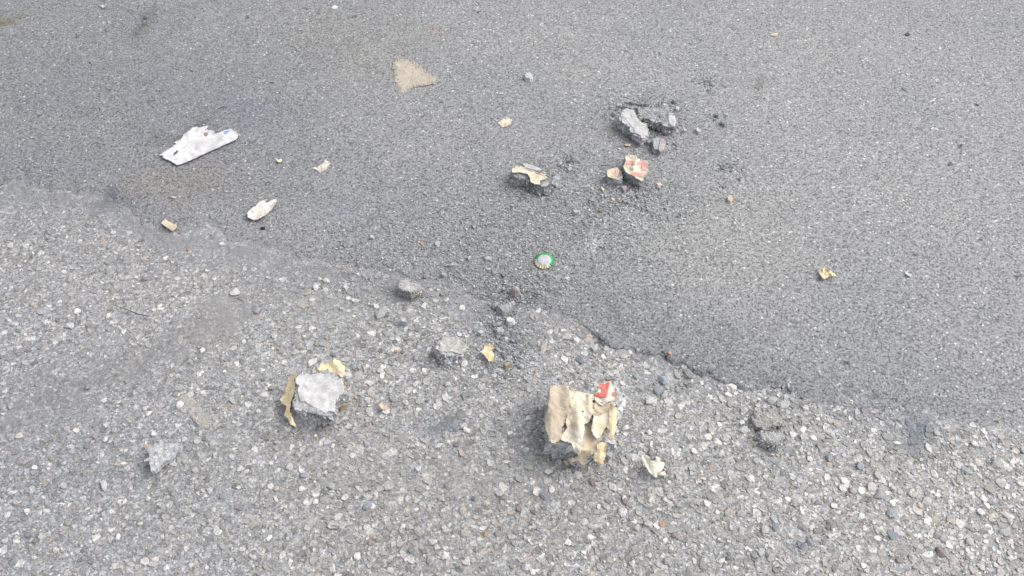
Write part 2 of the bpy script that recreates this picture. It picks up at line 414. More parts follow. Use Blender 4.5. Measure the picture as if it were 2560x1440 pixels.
VV, FF, CC, off = [], [], [], 0
for n, dens, lo, hi, seed, proud in ((7, 5200, .011, .025, 11, .10), (6, 12500, .006, .0135, 14, .17), (5, 20000, .0038, .0065, 12, .26), (4, 40000, .002, .004, 13, .4)):
    x, y, r = scatter(int(dens*3.3*1.2), -1.65, 1.65, .02, 1.22, seed)
    d = y - seam_y(x); px, py = to_px(x, y)
    keep = (d < lip_width(x)*np.where(x < .1, r.uniform(-.8, 1.2, len(x)), r.uniform(-.1, .5, len(x))) - .001) & (px > -420) & (px < 2980) & (py < 1900)
    # stones sink where the old road is buried by dust, and gather in drifts
    du = dust_at(x, y); drift = .5 + .5*np.clip(wob(x, y, 24) + .5*wob(y, -x, 70), -1, 1)
    keep &= r.uniform(0, 1, len(x)) > du*.7 + (.45*(1-drift) if n > 4 else .35*drift)
    for cx, cy, s, dd in PITS: keep &= gauss(px, py, cx, cy, s, s*.6) < .45
    x, y, du = x[keep], y[keep], du[keep]
    sz = lo + (hi-lo)*r.beta(1.1, 2.6, len(x))
    sz *= np.where(to_px(x, y)[0] < 750, .80, 1.0)                  # a finer mix at the left
    V, F, c = stones(x, y, base_z(x, y) + r.normal(.0002, .0005, len(x)) - du*.0015, sz, n, proud=proud, seed=seed)
    VV.append(V); FF.append(F+off); CC.append(c); off += len(V)
V = np.concatenate(VV); me = np_mesh('aggregate', V, np.concatenate(FF), 'aggregate_stone'); set_tint(me, np.concatenate(CC))
agg = link(bpy.data.objects.new('aggregate', me)); agg.parent = old_road; agg['kind'] = 'stuff'
# grains standing out of the fine patch
x, y, r = scatter(120000, -1.7, 1.7, .55, 2.25, 21)
px, py = to_px(x, y); keep = (y - seam_y(x) > .004) & (px > -350) & (px < 2900) & (py > -200)
x, y = x[keep], y[keep]
V, F, c = stones(x, y, fine_z(x, y)-.0005, .0018 + .0030*r.beta(1.2, 4, len(x)), 3, proud=.4, seed=22)
me = np_mesh('fine_aggregate', V, F, 'fine_stone'); set_tint(me, c)
fa = link(bpy.data.objects.new('fine_aggregate', me)); fa.parent = patch; fa['kind'] = 'stuff'

# the largest stones of the old road, one by one
def stone_mesh(name, seed, mat, n=7):
    """closed crushed stone of unit size: jittered hull with facets"""
    r = random.Random(seed); bm = bmesh.new()
    for i in range(16):
        v = Vector((r.gauss(0, 1), r.gauss(0, 1), r.gauss(0, 1))).normalized()*r.uniform(.42, .55)
        bm.verts.new((v.x, v.y*r.uniform(.7, .9), v.z*.62))
    res = bmesh.ops.convex_hull(bm, input=bm.verts)
    bmesh.ops.delete(bm, geom=list({e for e in res['geom_interior'] + res['geom_unused'] if isinstance(e, bmesh.types.BMVert)}), context='VERTS')
    bmesh.ops.recalc_face_normals(bm, faces=bm.faces)
    me = bpy.data.meshes.new(name); bm.to_mesh(me); bm.free(); me.materials.append(MATS[mat]); return me
STONES = [stone_mesh('stone', 100+i, 'single_stone') for i in range(12)]
def put(name, me, px, py, size_px, z=0.0, rot=None, flat=1.0, parent=None, sink=.3, squash=(1, 1)):
    p = place(px, py, z); dist = (p - cam.location).length if False else (Vector((p.x, p.y, p.z-CAM_H))).length
    s = size_px*dist/FPX
    o = link(bpy.data.objects.new(name, me)); o.location = (p.x, p.y, p.z + s*flat*(.31 - .62*sink))
    o.scale = (s*squash[0], s*squash[1], s*flat); o.rotation_euler = (random.uniform(-.2, .2), random.uniform(-.2, .2), random.uniform(0, 6.28) if rot is None else rot)
    if parent: o.parent = parent
    return o
MV = {}
def variants(mat, k=6):
    if mat not in MV: MV[mat] = [stone_mesh('crumb', 300+hash_(mat)+i, mat) for i in range(k)]
    return MV[mat]
def hash_(s): return sum(ord(c)*(i+1) for i, c in enumerate(s)) % 997
big = [(2200, 1236, 30, 'pebble_white'), (2232, 1337, 30, 'pebble_blue'), (1625, 1003, 30, 'pebble_white'), (1620, 1311, 28, 'pebble_white'), (1913, 1326, 24, 'pebble_white'),
       (590, 731, 26, 'pebble_white'), (952, 788, 32, 'pebble_white'), (993, 850, 20, 'pebble_white'), (1940, 1318, 24, 'pebble_blue'), (2232, 1285, 26, 'pebble_blue'),
       (1645, 975, 30, 'pebble_blue'), (1660, 988, 22, 'pebble_white'), (1930, 1000, 26, 'pebble_white'), (1858, 1075, 24, 'pebble_white'), (1968, 1032, 18, 'pebble_white'),
       (1590, 940, 22, 'pebble_blue'), (1660, 950, 34, 'pebble_blue'), (1720, 935, 30, 'crumb_grey'), (1486, 872, 22, 'pebble_white'), (1450, 900, 26, 'pebble_blue'),
       (1040, 895, 20, 'pebble_blue'), (1062, 915, 20, 'pebble_blue'), (2490, 1160, 30, 'pebble_white'), (2420, 1180, 20, 'pebble_white'), (2075, 1145, 24, 'pebble_blue'),
       (2150, 1165, 24, 'pebble_blue'), (1690, 1340, 22, 'pebble_pink'), (1565, 1255, 22, 'pebble_pink'), (990, 878, 13, 'pebble_orange'), (1210, 1335, 16, 'pebble_orange'),
       (1655, 1310, 18, 'pebble_orange'), (2250, 1400, 20, 'pebble_pink'), (2350, 1380, 26, 'pebble_pink'), (1120, 960, 20, 'pebble_white'), (760, 1190, 22, 'pebble_blue'),
       (830, 1215, 26, 'pebble_white'), (530, 1110, 22, 'pebble_white'), (260, 1215, 26, 'pebble_white'), (560, 1240, 22, 'pebble_blue'), (640, 775, 26, 'pebble_blue'),
       (1300, 1270, 22, 'pebble_pink'), (1370, 1180, 20, 'pebble_white'), (1030, 1375, 22, 'pebble_blue'), (740, 880, 20, 'pebble_white'), (175, 815, 22, 'pebble_white'), (470, 625, 12, 'pebble_orange'),
       (2118, 1235, 14, 'pebble_tan'), (1480, 1205, 24, 'pebble_pink'), (920, 1265, 28, 'pebble_blue'), (1360, 1240, 26, 'pebble_blue'), (2515, 1330, 26, 'pebble_white')]
for px, py, s, m in big:
    o = put('stone', random.choice(variants(m)), px, py, s*1.1, z=float(base_z(np.array([place(px, py).x]), np.array([place(px, py).y]))[0]) + .001, flat=.7, parent=old_road, sink=.38)
cnt = 0
while cnt < 245:
    px, py = random.uniform(0, 2560), random.uniform(480, 1440)
    if random.random() > (.25 + .75*(py-480)/960): continue
    p = place(px, py)
    if p.y > float(seam_y(np.array([p.x]))[0]) - .01 or float(dust_at(np.array([p.x]), np.array([p.y]))[0]) > .3: continue
    put('stone', random.choice(STONES), px, py, random.uniform(19, 27)*(.8 if px < 700 else 1), z=float(base_z(np.array([p.x]), np.array([p.y]))[0])+.0005, flat=.7, parent=old_road, sink=.45); cnt += 1

# ------------------------------------------------------------------ torn sheets and broken lumps
def fbm(p, sc, o=4): return noise.fractal(Vector(p)*sc, 1.0, 2.0, o)
def rough_outline(pts, step, amp, seed, closed=True):
    """resample a traced outline and tear its edge"""
    out = []; n = len(pts); r = random.Random(seed)
    for i in range(n):
        a, b = Vector(pts[i]), Vector(pts[(i+1) % n]); L = (b-a).length; k = max(1, int(L/step))
        nrm = Vector((-(b-a).y, (b-a).x))/max(L, 1e-6)
        for j in range(k):
            p = a.lerp(b, j/k)
            q = p + nrm*amp*(1.3*noise.noise(Vector((p.x*.22, p.y*.22, seed))) + .9*noise.noise(Vector((p.x*.6, p.y*.6, seed+5))) + r.uniform(-.55, .55))
            out.append((q.x, q.y))
    return out
def inside(p, poly):
    x, y = p; c = False; j = len(poly)-1
    for i in range(len(poly)):
        xi, yi = poly[i]; xj, yj = poly[j]
        if (yi > y) != (yj > y) and x < (xj-xi)*(y-yi)/(yj-yi) + xi: c = not c
        j = i
    return c
def sheet(name, pts, zf, mat, thick=.0006, step=3.0, tear=1.2, seed=1, holes=(), smooth=True, erode=0.0, curl=0.0):
    """thin piece whose outline is traced; zf(px, py) is its height above the road"""
    ol = rough_outline(pts, step*.8, tear, seed)
    hl = [rough_outline(h, step*.8, tear*.5, seed+9) for h in holes]
    P = [Vector(p) for p in ol]; E = [(i, (i+1) % len(ol)) for i in range(len(ol))]
    for h in hl:
        o = len(P); P += [Vector(p) for p in h]; E += [(o+i, o+(i+1) % len(h)) for i in range(len(h))]
    x0, x1 = min(p[0] for p in ol), max(p[0] for p in ol); y0, y1 = min(p[1] for p in ol), max(p[1] for p in ol)
    r = random.Random(seed); yy = y0; k = 0
    while yy < y1:
        xx = x0 + (k % 2)*step*.5
        while xx < x1:
            q = (xx + r.uniform(-.2, .2)*step, yy + r.uniform(-.2, .2)*step)
            if inside(q, ol) and not any(inside(q, h) for h in hl): P.append(Vector(q))
            xx += step
        yy += step*.8; k += 1
    vs_, es_, fs_, *_ = geometry.delaunay_2d_cdt(P, E, [], 0, 1e-4)
    F = []
    for f in fs_:
        c = sum((vs_[i] for i in f), Vector((0, 0)))/len(f)
        if inside(c, ol) and not any(inside(c, h) for h in hl):
            if erode:                        # worn through: the road shows in specks, most of all near the rim
                ed = min((Vector(p)-c).length for p in ol[::2])
                if noise.noise(Vector((c.x*.45, c.y*.6, seed))) + .6*noise.noise(Vector((c.x*1.3, c.y*1.6, seed))) > .15 + erode*min(1, ed/14): continue
            F.append(tuple(f))
    def edge_lift(v):
        if not curl: return 0.0
        ed = min((Vector(p)-v).length for p in ol[::2])
        return curl*max(0.0, 1 - ed/7)**2*max(0.0, .45 + 1.1*noise.noise(Vector((v.x*.07, v.y*.07, seed+2.5))))
    V = [place(v.x, v.y, zf(v.x, v.y) + edge_lift(v)) for v in vs_]
    # upward winding, then a lower skin and an edge
    FF = []
    for f in F:
        a, b, c = V[f[0]], V[f[1]], V[f[2]]
        FF.append(f if (b-a).cross(c-a).z > 0 else f[::-1])
    n = len(V); edge = {}
    for f in FF:
        for i in range(len(f)):
            e = (f[i], f[(i+1) % len(f)])
            if (e[1], e[0]) in edge: edge.pop((e[1], e[0]))
            else: edge[e] = 1
    V2 = V + [v - Vector((0, 0, thick)) for v in V]
    F2 = FF + [tuple(i+n for i in f[::-1]) for f in FF] + [(a, a+n, b+n, b) for a, b in edge]
    used = sorted({i for f in F2 for i in f}); mp = {u: i for i, u in enumerate(used)}
    V2 = [V2[u] for u in used]; F2 = [tuple(mp[i] for i in f) for f in F2]
    cx, cy = centre(pts); org = place(cx, cy, 0)
    o = mesh_obj(name, V2, F2, mat, smooth, origin=org); o.location = org
    return o
def star(pts, n, c):
    """distance from c to the outline in n directions"""
    out = []
    for k in range(n):
        a = 2*math.pi*k/n; d = Vector((math.cos(a), math.sin(a))); best = .001
        for i in range(len(pts)):
            p, q = pts[i], pts[(i+1) % len(pts)]
            e = q-p; den = d.x*e.y - d.y*e.x
            if abs(den) < 1e-12: continue
            t = ((p.x-c.x)*e.y - (p.y-c.y)*e.x)/den; u = ((p.x-c.x)*d.y - (p.y-c.y)*d.x)/den
            if t > 0 and 0 <= u <= 1: best = max(best, t)
        out.append(best)
    return out
def lump(name, top, h, mat, tilt=(0, 0), grow=1.07, n=110, amp=.0022, freq=60, seed=1, base=None, zbase=-.006, dome=.0, under=0.0, grains=True):
    """broken lump: a traced upper face at height h (tilted) over rough sides down to the road"""
    cx, cy = centre(top); c0 = place(cx, cy, h); pl = (c0.x, c0.y, h, tilt[0], tilt[1])
    T = [place_plane(px, py, pl) for px, py in top]; T2 = [Vector((p.x, p.y)) for p in T]
    c = Vector(centre([(p.x, p.y) for p in T])); rt = star(T2, n, c)
    if base:
        B2 = [Vector(place(px, py)[:2]) for px, py in base]; rb = star(B2, n, c)
    else: rb = [r_*grow for r_ in rt]
    zt = lambda x, y: h + tilt[0]*(x-c0.x) + tilt[1]*(y-c0.y)
    V, F = [], []; rings = []
    K, M = 11, 10
    for k in range(K):                       # sides, from the road up
        t = k/K; ring = []
        for i in range(n):
            a = 2*math.pi*i/n; d = Vector((math.cos(a), math.sin(a)))
            r_ = rb[i] + (rt[i]-rb[i])*t + .05*rt[i]*math.sin(math.pi*t)*(1-under) - under*rt[i]*.25*(1-t)
            p = c + d*r_; z = zbase + (zt(*(c + d*rt[i])) - zbase)*t
            ring.append(len(V)); V.append(Vector((p.x, p.y, z)))
        rings.append(ring)
    for k in range(M):                       # upper face
        t = 1 - (k/(M))**1.15; ring = []
        for i in range(n):
            a = 2*math.pi*i/n; p = c + Vector((math.cos(a), math.sin(a)))*rt[i]*t
            ring.append(len(V)); V.append(Vector((p.x, p.y, zt(p.x, p.y) + dome*(1-t*t))))
        rings.append(ring)
    for a, b in zip(rings, rings[1:]):
        for i in range(n): j = (i+1) % n; F.append((a[i], a[j], b[j], b[i]))
    V.append(Vector((c.x, c.y, zt(c.x, c.y) + dome))); F += [(rings[-1][i], rings[-1][(i+1) % n], len(V)-1) for i in range(n)]
    W = []
    for k, v in enumerate(V):
        ring = k//n
        e = amp*(1.0 if ring < K else .8 if ring == K else .45)*(1.0 if n > 60 else .45)
        q = v*freq + Vector((seed*3.1, seed*1.7, seed))
        d = Vector((noise.noise(q), noise.noise(q + Vector((31, 7, 3))), noise.noise(q + Vector((5, 41, 13)))))*e*1.3
        d += Vector((noise.noise(q*2.7), noise.noise(q*2.7 + Vector((11, 3, 9))), noise.noise(q*2.7 + Vector((2, 9, 71)))))*e*.9
        d += Vector((noise.noise(q*.55), noise.noise(q*.55 + Vector((3, 17, 5))), .4*noise.noise(q*.55 + Vector((9, 1, 7)))))*e*1.5*(0.3 if ring > K else 1)
        d += Vector((noise.noise(q*6), noise.noise(q*6 + Vector((1, 3, 9))), noise.noise(q*6 + Vector((2, 19, 7)))))*e*.85
        cl = noise.cell(q*1.6 + d*900)        # angular break-outs
        d += Vector((v.x-c.x, v.y-c.y, 0)).normalized()*(cl-.5)*e*(1.0 if ring < K else .1)
        if ring == 0: d.z = 0
        W.append(v + d)
    org = Vector((c.x, c.y, 0)); o = mesh_obj(name, W, F, mat, False, origin=org); o.location = org
    if grains and n > 60:                    # pebbles of the mix standing out of the broken sides
        r2 = np.random.default_rng(seed+500); k = r2.choice(n*(K+2), int(n*2.2), replace=False); q = np.array([W[i] for i in k])
        ctr = np.array([c.x, c.y, h*.4]); dirs = q - ctr; dirs /= np.linalg.norm(dirs, axis=1)[:, None]
        sz = r2.uniform(.0022, .0062, len(q)); P, Q = [], []
        for i in range(len(q)):
            pts = r2.normal(0, 1, (6, 3)); pts /= np.linalg.norm(pts, axis=1)[:, None]
            base6 = np.array([[1, 0, 0], [-1, 0, 0], [0, 1, 0], [0, -1, 0], [0, 0, 1], [0, 0, -1]])*.5 + pts*.13
            o6 = len(P); P += (q[i] - dirs[i]*sz[i]*.18 + base6*sz[i]*[1, 1, .8]).tolist()
            Q += [(o6+a_, o6+b_, o6+c_) for a_, b_, c_ in ((0, 2, 4), (2, 1, 4), (1, 3, 4), (3, 0, 4), (2, 0, 5), (1, 2, 5), (3, 1, 5), (0, 3, 5))]
        gch = mesh_obj('embedded_grains', P, Q, 'lump_grain', False, origin=org); gch.parent = o; gch['kind'] = 'stuff'
    return o, pl
def on_plane(pl, lift=.001, amp=.0012, f=45, seed=0):
    """height function of a skin lying on a tilted face"""
    def zf(px, py):
        p = place_plane(px, py, pl)
        return p.z + lift + amp*noise.noise(Vector((p.x*f, p.y*f, seed))) + .4*amp*noise.noise(Vector((p.x*f*3, p.y*f*3, seed)))
    return zf
def flat(z, amp=.001, f=40, seed=0):
    def zf(px, py):
        p = place(px, py, z)
        return z + amp*noise.noise(Vector((p.x*f, p.y*f, seed))) + .4*amp*noise.noise(Vector((p.x*f*3, p.y*f*3, seed)))
    return zf
def ridge(px, py, ax, ay, bx, by, wd):
    """1 along the line a-b, falling off over wd pixels"""
    d = Vector((bx-ax, by-ay)); L = d.length; d /= L
    t = max(0, min(L, (px-ax)*d.x + (py-ay)*d.y)); q = Vector((ax, ay)) + d*t
    return math.exp(-((px-q.x)**2 + (py-q.y)**2)/(2*wd*wd))

# ---- A: the large lump wrapped in torn paper
a = crop(1320, 920, 5.143)
R = root('mortar_lump', 1450, 1140, 'largest broken mortar lump wrapped in torn buff paper with red print corner', 'rubble')
body, plA = lump('mortar_core', a([(285, 420), (310, 270), (500, 245), (700, 325), (880, 290), (1060, 190), (1205, 330), (1205, 430), (1150, 600), (1140, 800), (1065, 960), (900, 1020), (660, 1080), (440, 985), (280, 935), (260, 700)]),
                 .046, 'grey_mortar', tilt=(-.02, .06), grow=1.05, amp=.0042, freq=70, seed=3)
child(body, R)
def zA(lift, seed, extra=lambda x, y: 0.0, amp=.0022):
    base = on_plane(plA, lift, amp*1.15, 50, seed)
    return lambda px, py: base(px, py) + .0028 + extra(*[(px-1320)*5.143, (py-920)*5.143])
def add(nm, poly, zf, mat, par, **k):
    if nm.startswith('paper'): k.setdefault('curl', .0038)
    o = sheet(nm, poly, zf, mat, **k); child(o, par); return o
add('paper_layer', a([(285, 230), (490, 215), (530, 270), (560, 560), (520, 660), (430, 760), (440, 880), (400, 940), (330, 970), (270, 940), (235, 800), (210, 690), (230, 600), (260, 500), (250, 450), (280, 380), (270, 330)]),
    zA(.0045, 1, lambda x, y: .004*ridge(x, y, 500, 300, 520, 560, 50) - .010*max(0, (300-x)/100)**1.5 - .004*max(0, (y-850)/120)), 'paper_tan', R, seed=1, tear=1.6)
add('paper_layer', a([(525, 275), (590, 270), (720, 320), (845, 335), (830, 450), (850, 560), (780, 700), (730, 720), (720, 820), (690, 1000), (660, 1120), (600, 1065), (560, 965), (430, 930), (420, 890), (500, 770), (485, 700), (520, 560)]),
    zA(.0065, 2, lambda x, y: .007*ridge(x, y, 640, 560, 680, 1050, 55) + .004*ridge(x, y, 780, 350, 800, 680, 35) - .005*ridge(x, y, 560, 700, 520, 880, 60) - .012*max(0, (y-1020)/120), .0035), 'paper_cream', R, seed=2, tear=1.6,
    holes=[a([(693, 545), (715, 548), (716, 572), (695, 570)])])
add('paper_layer', a([(830, 440), (1100, 450), (1080, 700), (960, 900), (890, 1000), (870, 1100), (780, 1130), (722, 1268), (640, 1190), (540, 1215), (530, 1165), (640, 1130), (690, 1000), (720, 740), (820, 700), (850, 560)]),
    zA(.0035, 3, lambda x, y: -.004*ridge(x, y, 780, 760, 800, 1000, 60) - .022*max(0, (y-1060)/150)), 'paper_buff', R, seed=3, tear=1.8)
add('paper_flap', a([(850, 615), (950, 600), (1045, 565), (1050, 700), (990, 780), (940, 870), (890, 912), (830, 850), (810, 760), (835, 690)]),
    zA(.0085, 4, lambda x, y: .004*ridge(x, y, 830, 640, 840, 840, 30)), 'paper_cream', R, seed=4, tear=1.2)
add('paper_flap', a([(1040, 450), (1120, 465), (1150, 560), (1150, 640), (1130, 780), (1100, 900), (1060, 925), (1030, 880), (1050, 800), (1010, 760), (1045, 680)]),
    zA(.0085, 5, lambda x, y: .005*ridge(x, y, 1100, 480, 1080, 900, 30)), 'paper_orange', R, seed=5, tear=1.4)
add('paper_flap', a([(950, 945), (1020, 985), (1000, 1080), (990, 1150), (960, 1250), (905, 1230), (850, 1190), (850, 1100), (890, 1060), (880, 990)]),
    zA(.0055, 6, lambda x, y: -.018*max(0, (y-980)/260) + .003*ridge(x, y, 940, 1000, 920, 1200, 30)), 'paper_orange', R, seed=6, tear=1.4)
add('paper_flap', a([(440, 1195), (500, 1190), (560, 1160), (640, 1140), (660, 1215), (560, 1225), (520, 1240), (500, 1250)]), flat(.006, .003, 60, 2), 'paper_orange', R, seed=7, tear=1.2, step=2)
pc = add('paper_corner', a([(900, 190), (1060, 170), (1100, 240), (1150, 330), (1140, 400), (1040, 430), (960, 490), (880, 440), (825, 340), (890, 300)]),
    zA(.004, 8, lambda x, y: .002*ridge(x, y, 1060, 200, 1010, 400, 30)), 'paper_greenish', R, seed=8, tear=.8)
zr = zA(.0049, 8, lambda x, y: .002*ridge(x, y, 1060, 200, 1010, 400, 30))
for q in ([(908, 195), (1050, 175), (1035, 260), (1010, 370), (940, 390), (840, 350), (845, 325), (945, 312), (950, 265), (893, 252)], [(1090, 310), (1140, 315), (1145, 372), (1080, 352)]):
    o = sheet('red_print', a(q), zr, 'print_red', seed=9, tear=.3, step=2.5, thick=.0004); o.parent = pc; o.location = Vector(o.location) - Vector(pc.location) - Vector(R.location)

# ---- B: the lump with a pale face and two paper tails
b_ = crop(640, 860, 5.5375)
R = root('mortar_lump', 785, 1050, 'mortar lump with smooth pale grey face, paper curling from two sides', 'rubble')
topB = b_([(545, 480), (620, 395), (770, 425), (960, 360), (1110, 400), (1190, 480), (1220, 650), (1150, 720), (1100, 830), (1085, 960), (1040, 1010), (900, 990), (700, 960), (540, 900), (500, 820), (560, 640), (585, 575)])
body, plB = lump('mortar_core', topB, .038, 'grey_mortar', tilt=(.02, .12), grow=1.04, amp=.003, freq=55, seed=5,
                 base=b_([(440, 700), (520, 600), (700, 520), (1000, 500), (1230, 640), (1230, 760), (1120, 960), (1070, 1060), (860, 1140), (700, 1210), (600, 1190), (540, 1110), (495, 960)]))
child(body, R)
add('pale_face', b_([(545, 480), (620, 395), (770, 425), (880, 400), (1000, 425), (1060, 500), (1190, 485), (1222, 650), (1150, 710), (1100, 800), (1085, 940), (1000, 920), (960, 950), (860, 900), (760, 850), (680, 790), (610, 790), (590, 700), (570, 640), (600, 580), (545, 530)]),
    on_plane(plB, .002, .002, 40, 4), 'pale_mortar', R, thick=.004, seed=11, tear=1.5)
add('paper_tail', b_([(490, 405), (565, 430), (530, 490), (550, 590), (520, 700), (480, 800), (470, 930), (500, 1010), (540, 1110), (560, 1150), (470, 1110), (440, 1030), (385, 990), (400, 940), (420, 860), (360, 820), (330, 760), (390, 690), (420, 560)]),
    lambda px, py: .014 + .017*max(0, min(1, (((px-640)*5.5375) - (470 - .09*((py-860)*5.5375)))/140 + .2)) + .002*noise.noise(Vector((px*.06, py*.06, 3))), 'paper_orange', R, seed=12, tear=1.3)
add('red_print', b_([(378, 845), (425, 850), (420, 905), (385, 890)]), flat(.0205, .0003), 'print_darkred', R, seed=13, tear=.3, step=2)
add('paper_tail', b_([(865, 340), (890, 280), (950, 260), (1050, 250), (1080, 200), (1150, 230), (1230, 310), (1220, 430), (1190, 465), (1130, 420), (1040, 400), (960, 365), (880, 375)]),
    lambda px, py: .040 + .006*ridge(px, py, 640+1080/5.54, 860+210/5.54, 640+1200/5.54, 860+400/5.54, 8) + .0016*noise.noise(Vector((px*.08, py*.08, 7))), 'paper_orange', R, seed=14, tear=1.3)
add('paper_tail', b_([(1200, 500), (1230, 510), (1240, 600), (1215, 620), (1195, 580)]), flat(.03, .002), 'paper_orange', R, seed=15, tear=.6, step=2)

# ---- C: dark lump with a strip of cream paper
c_ = crop(1240, 380, 11.636)
R = root('mortar_lump', 1335, 470, 'dark crumbly lump with a cream paper strip and thin red line', 'rubble')
body, plC = lump('mortar_core', c_([(450, 560), (560, 400), (760, 330), (900, 330), (1290, 480), (1490, 700), (1640, 770), (1640, 880), (1500, 960), (1250, 1000), (1010, 920), (900, 800), (700, 760), (490, 680)]),
                 .024, 'dark_mortar', tilt=(.02, .18), grow=1.08, amp=.0032, freq=75, seed=8)
child(body, R)
add('paper_strip', c_([(560, 360), (700, 400), (830, 440), (1040, 520), (1150, 570), (1400, 650), (1490, 730), (1440, 790), (1290, 830), (1270, 950), (1130, 930), (1010, 880), (980, 720), (930, 650), (780, 600), (480, 590), (450, 550), (480, 490), (560, 430)]),
    on_plane(plC, .0025, .0022, 60, 3), 'paper_cream', R, seed=21, tear=1.0, step=2.5)
add('red_print', c_([(1120, 555), (1400, 650), (1410, 690), (1150, 612)]), on_plane(plC, .0032, .0022, 60, 3), 'print_pink', R, seed=22, tear=.2, step=2, thick=.0004)
add('grey_rim', c_([(760, 330), (890, 325), (1300, 485), (1275, 560), (1050, 505), (850, 440)]), on_plane(plC, .004, .001, 60, 3), 'grey_mortar', R, seed=23, tear=.8, step=2.5, thick=.006)
add('white_grain', c_([(1360, 900), (1450, 850), (1540, 880), (1510, 960), (1430, 990), (1300, 1000)]), on_plane(plC, .002, .002, 80, 3), 'pebble_white', R, seed=24, tear=.6, step=2, thick=.004)
o, _ = lump('mortar_shard', c_([(1650, 720), (1780, 640), (1850, 650), (1840, 800), (1750, 960), (1690, 960), (1640, 860)]), .008, 'dark_mortar', tilt=(.2, 0), amp=.001, freq=120, seed=9, n=32)
tag(o, 'upright dark shard touching the right end of the red-lined lump', 'rubble')

# ---- D: the pair of elongated lumps and their small neighbours
d_ = crop(1480, 230, 6.737)
R = root('mortar_lump', 1582, 330, 'long lump with pale smooth upper face, lying in front of the dark slab', 'rubble')
body, plD = lump('mortar_core', d_([(480, 390), (520, 310), (600, 290), (700, 300), (740, 380), (770, 450), (810, 500), (900, 550), (930, 640), (935, 740), (870, 810), (780, 760), (640, 640), (520, 520), (470, 450)]), .022, 'grey_mortar', tilt=(-.08, .05), amp=.0026, freq=60, seed=12,
                 base=d_([(430, 480), (520, 420), (700, 440), (820, 560), (930, 700), (930, 780), (870, 880), (820, 890), (700, 810), (560, 700), (450, 600), (420, 530)]))
child(body, R)
add('pale_face', d_([(480, 390), (520, 310), (600, 290), (700, 300), (742, 380), (770, 450), (812, 500), (900, 550), (932, 640), (935, 735), (895, 735), (850, 790), (800, 720), (720, 690), (700, 620), (620, 530), (560, 450)]),
    on_plane(plD, .0015, .0015, 60, 5), 'pale_mortar', R, thick=.003, seed=31, tear=1.0, step=2.5)
R = root('mortar_slab', 1640, 300, 'dark crumbly slab behind the long pale lump, raised along its near edge', 'rubble')
body, plE = lump('mortar_core', d_([(770, 290), (860, 235), (1000, 215), (1200, 262), (1300, 300), (1390, 380), (1415, 500), (1390, 570), (1340, 590), (1100, 515), (900, 470), (790, 430)]), .016, 'slab_mortar', tilt=(0, -.16), amp=.0036, freq=90, seed=13, grow=1.0, under=.1)
child(body, R)
add('pale_end', d_([(1290, 310), (1385, 375), (1418, 500), (1390, 575), (1320, 545), (1285, 470)]), on_plane(plE, .002, .002, 60, 5), 'pale_mortar', R, thick=.006, seed=32, tear=.8, step=2.5)
add('paper_edge', d_([(900, 485), (1090, 540), (1340, 595), (1330, 606), (1180, 572), (1090, 560), (960, 520)]), flat(.006, .001), 'paper_buff', R, seed=33, tear=.4, step=2)
R = root('mortar_stone', 1650, 372, 'small dark stone with one pale pinkish face, below the long pale lump', 'rubble')
body, plF = lump('mortar_core', d_([(1030, 780), (1110, 765), (1200, 790), (1240, 880), (1190, 960), (1120, 960), (1040, 960)]), .014, 'dark_mortar', tilt=(-.1, .1), amp=.0014, freq=110, seed=14, n=40)
child(body, R)
add('pale_face', d_([(1140, 840), (1160, 775), (1210, 800), (1245, 880), (1200, 975), (1150, 1005), (1118, 960)]), on_plane(plF, .0015, .0006), 'pebble_pink', R, thick=.004, seed=34, tear=.5, step=2)
def solo(nm, f, poly, h, mat, label, cat='stone', tilt=(.05, .1), seed=1, amp=.0008, freq=140, n=28, **k):
    h *= .8; P = f(poly); cx, cy = centre(P); lift = h*FPX*.55/1.5
    crown = [(cx + .70*(x-cx), cy + .62*(y-cy) - lift*.45) for x, y in P]; foot = [(cx + 1.04*(x-cx), cy + .92*(y-cy) + lift*.38) for x, y in P]
    o, pl = lump(nm, crown, h, mat, tilt=tilt, amp=amp, freq=freq, n=n, seed=seed, base=foot, under=0.0, **k); tag(o, label, cat); return o
solo('mortar_stone', d_, [(920, 805), (1005, 790), (1020, 870), (970, 905), (920, 880)], .009, 'crumb_dark', 'small squarish dark stone at the foot of the long pale lump', seed=41)
solo('stone', d_, [(1750, 600), (1770, 580), (1840, 640), (1855, 700), (1790, 705), (1745, 670)], .009, 'crumb_grey', 'light grey stone lying alone right of the dark slab', seed=42)
solo('stone', d_, [(1530, 630), (1570, 615), (1605, 640), (1590, 685), (1540, 680)], .006, 'crumb_grey', 'tiny grey stone between the dark slab and the lone light grey stone', seed=43)
solo('stone', d_, [(2160, 500), (2230, 450), (2290, 480), (2290, 560), (2230, 590), (2165, 550)], .011, 'crumb_dark', 'lowest and largest stone of the little cluster right of the dark slab', seed=44)
solo('stone', d_, [(2070, 370), (2110, 330), (2150, 380), (2135, 430), (2080, 430)], .009, 'crumb_dark', 'upper left stone of the little cluster right of the dark slab', seed=45)
solo('stone', d_, [(2250, 370), (2290, 350), (2310, 400), (2260, 410)], .007, 'crumb_grey', 'upper right stone of the little cluster right of the dark slab', seed=46)
solo('stone', d_, [(2040, 455), (2070, 440), (2090, 465), (2060, 485)], .005, 'crumb_dark', 'smallest left stone of the little cluster right of the dark slab', seed=47)
solo('stone', d_, [(1400, 270), (1430, 240), (1480, 270), (1460, 320), (1410, 320)], .007, 'crumb_grey', 'small grey stone just beyond the pale end of the dark slab', seed=48)
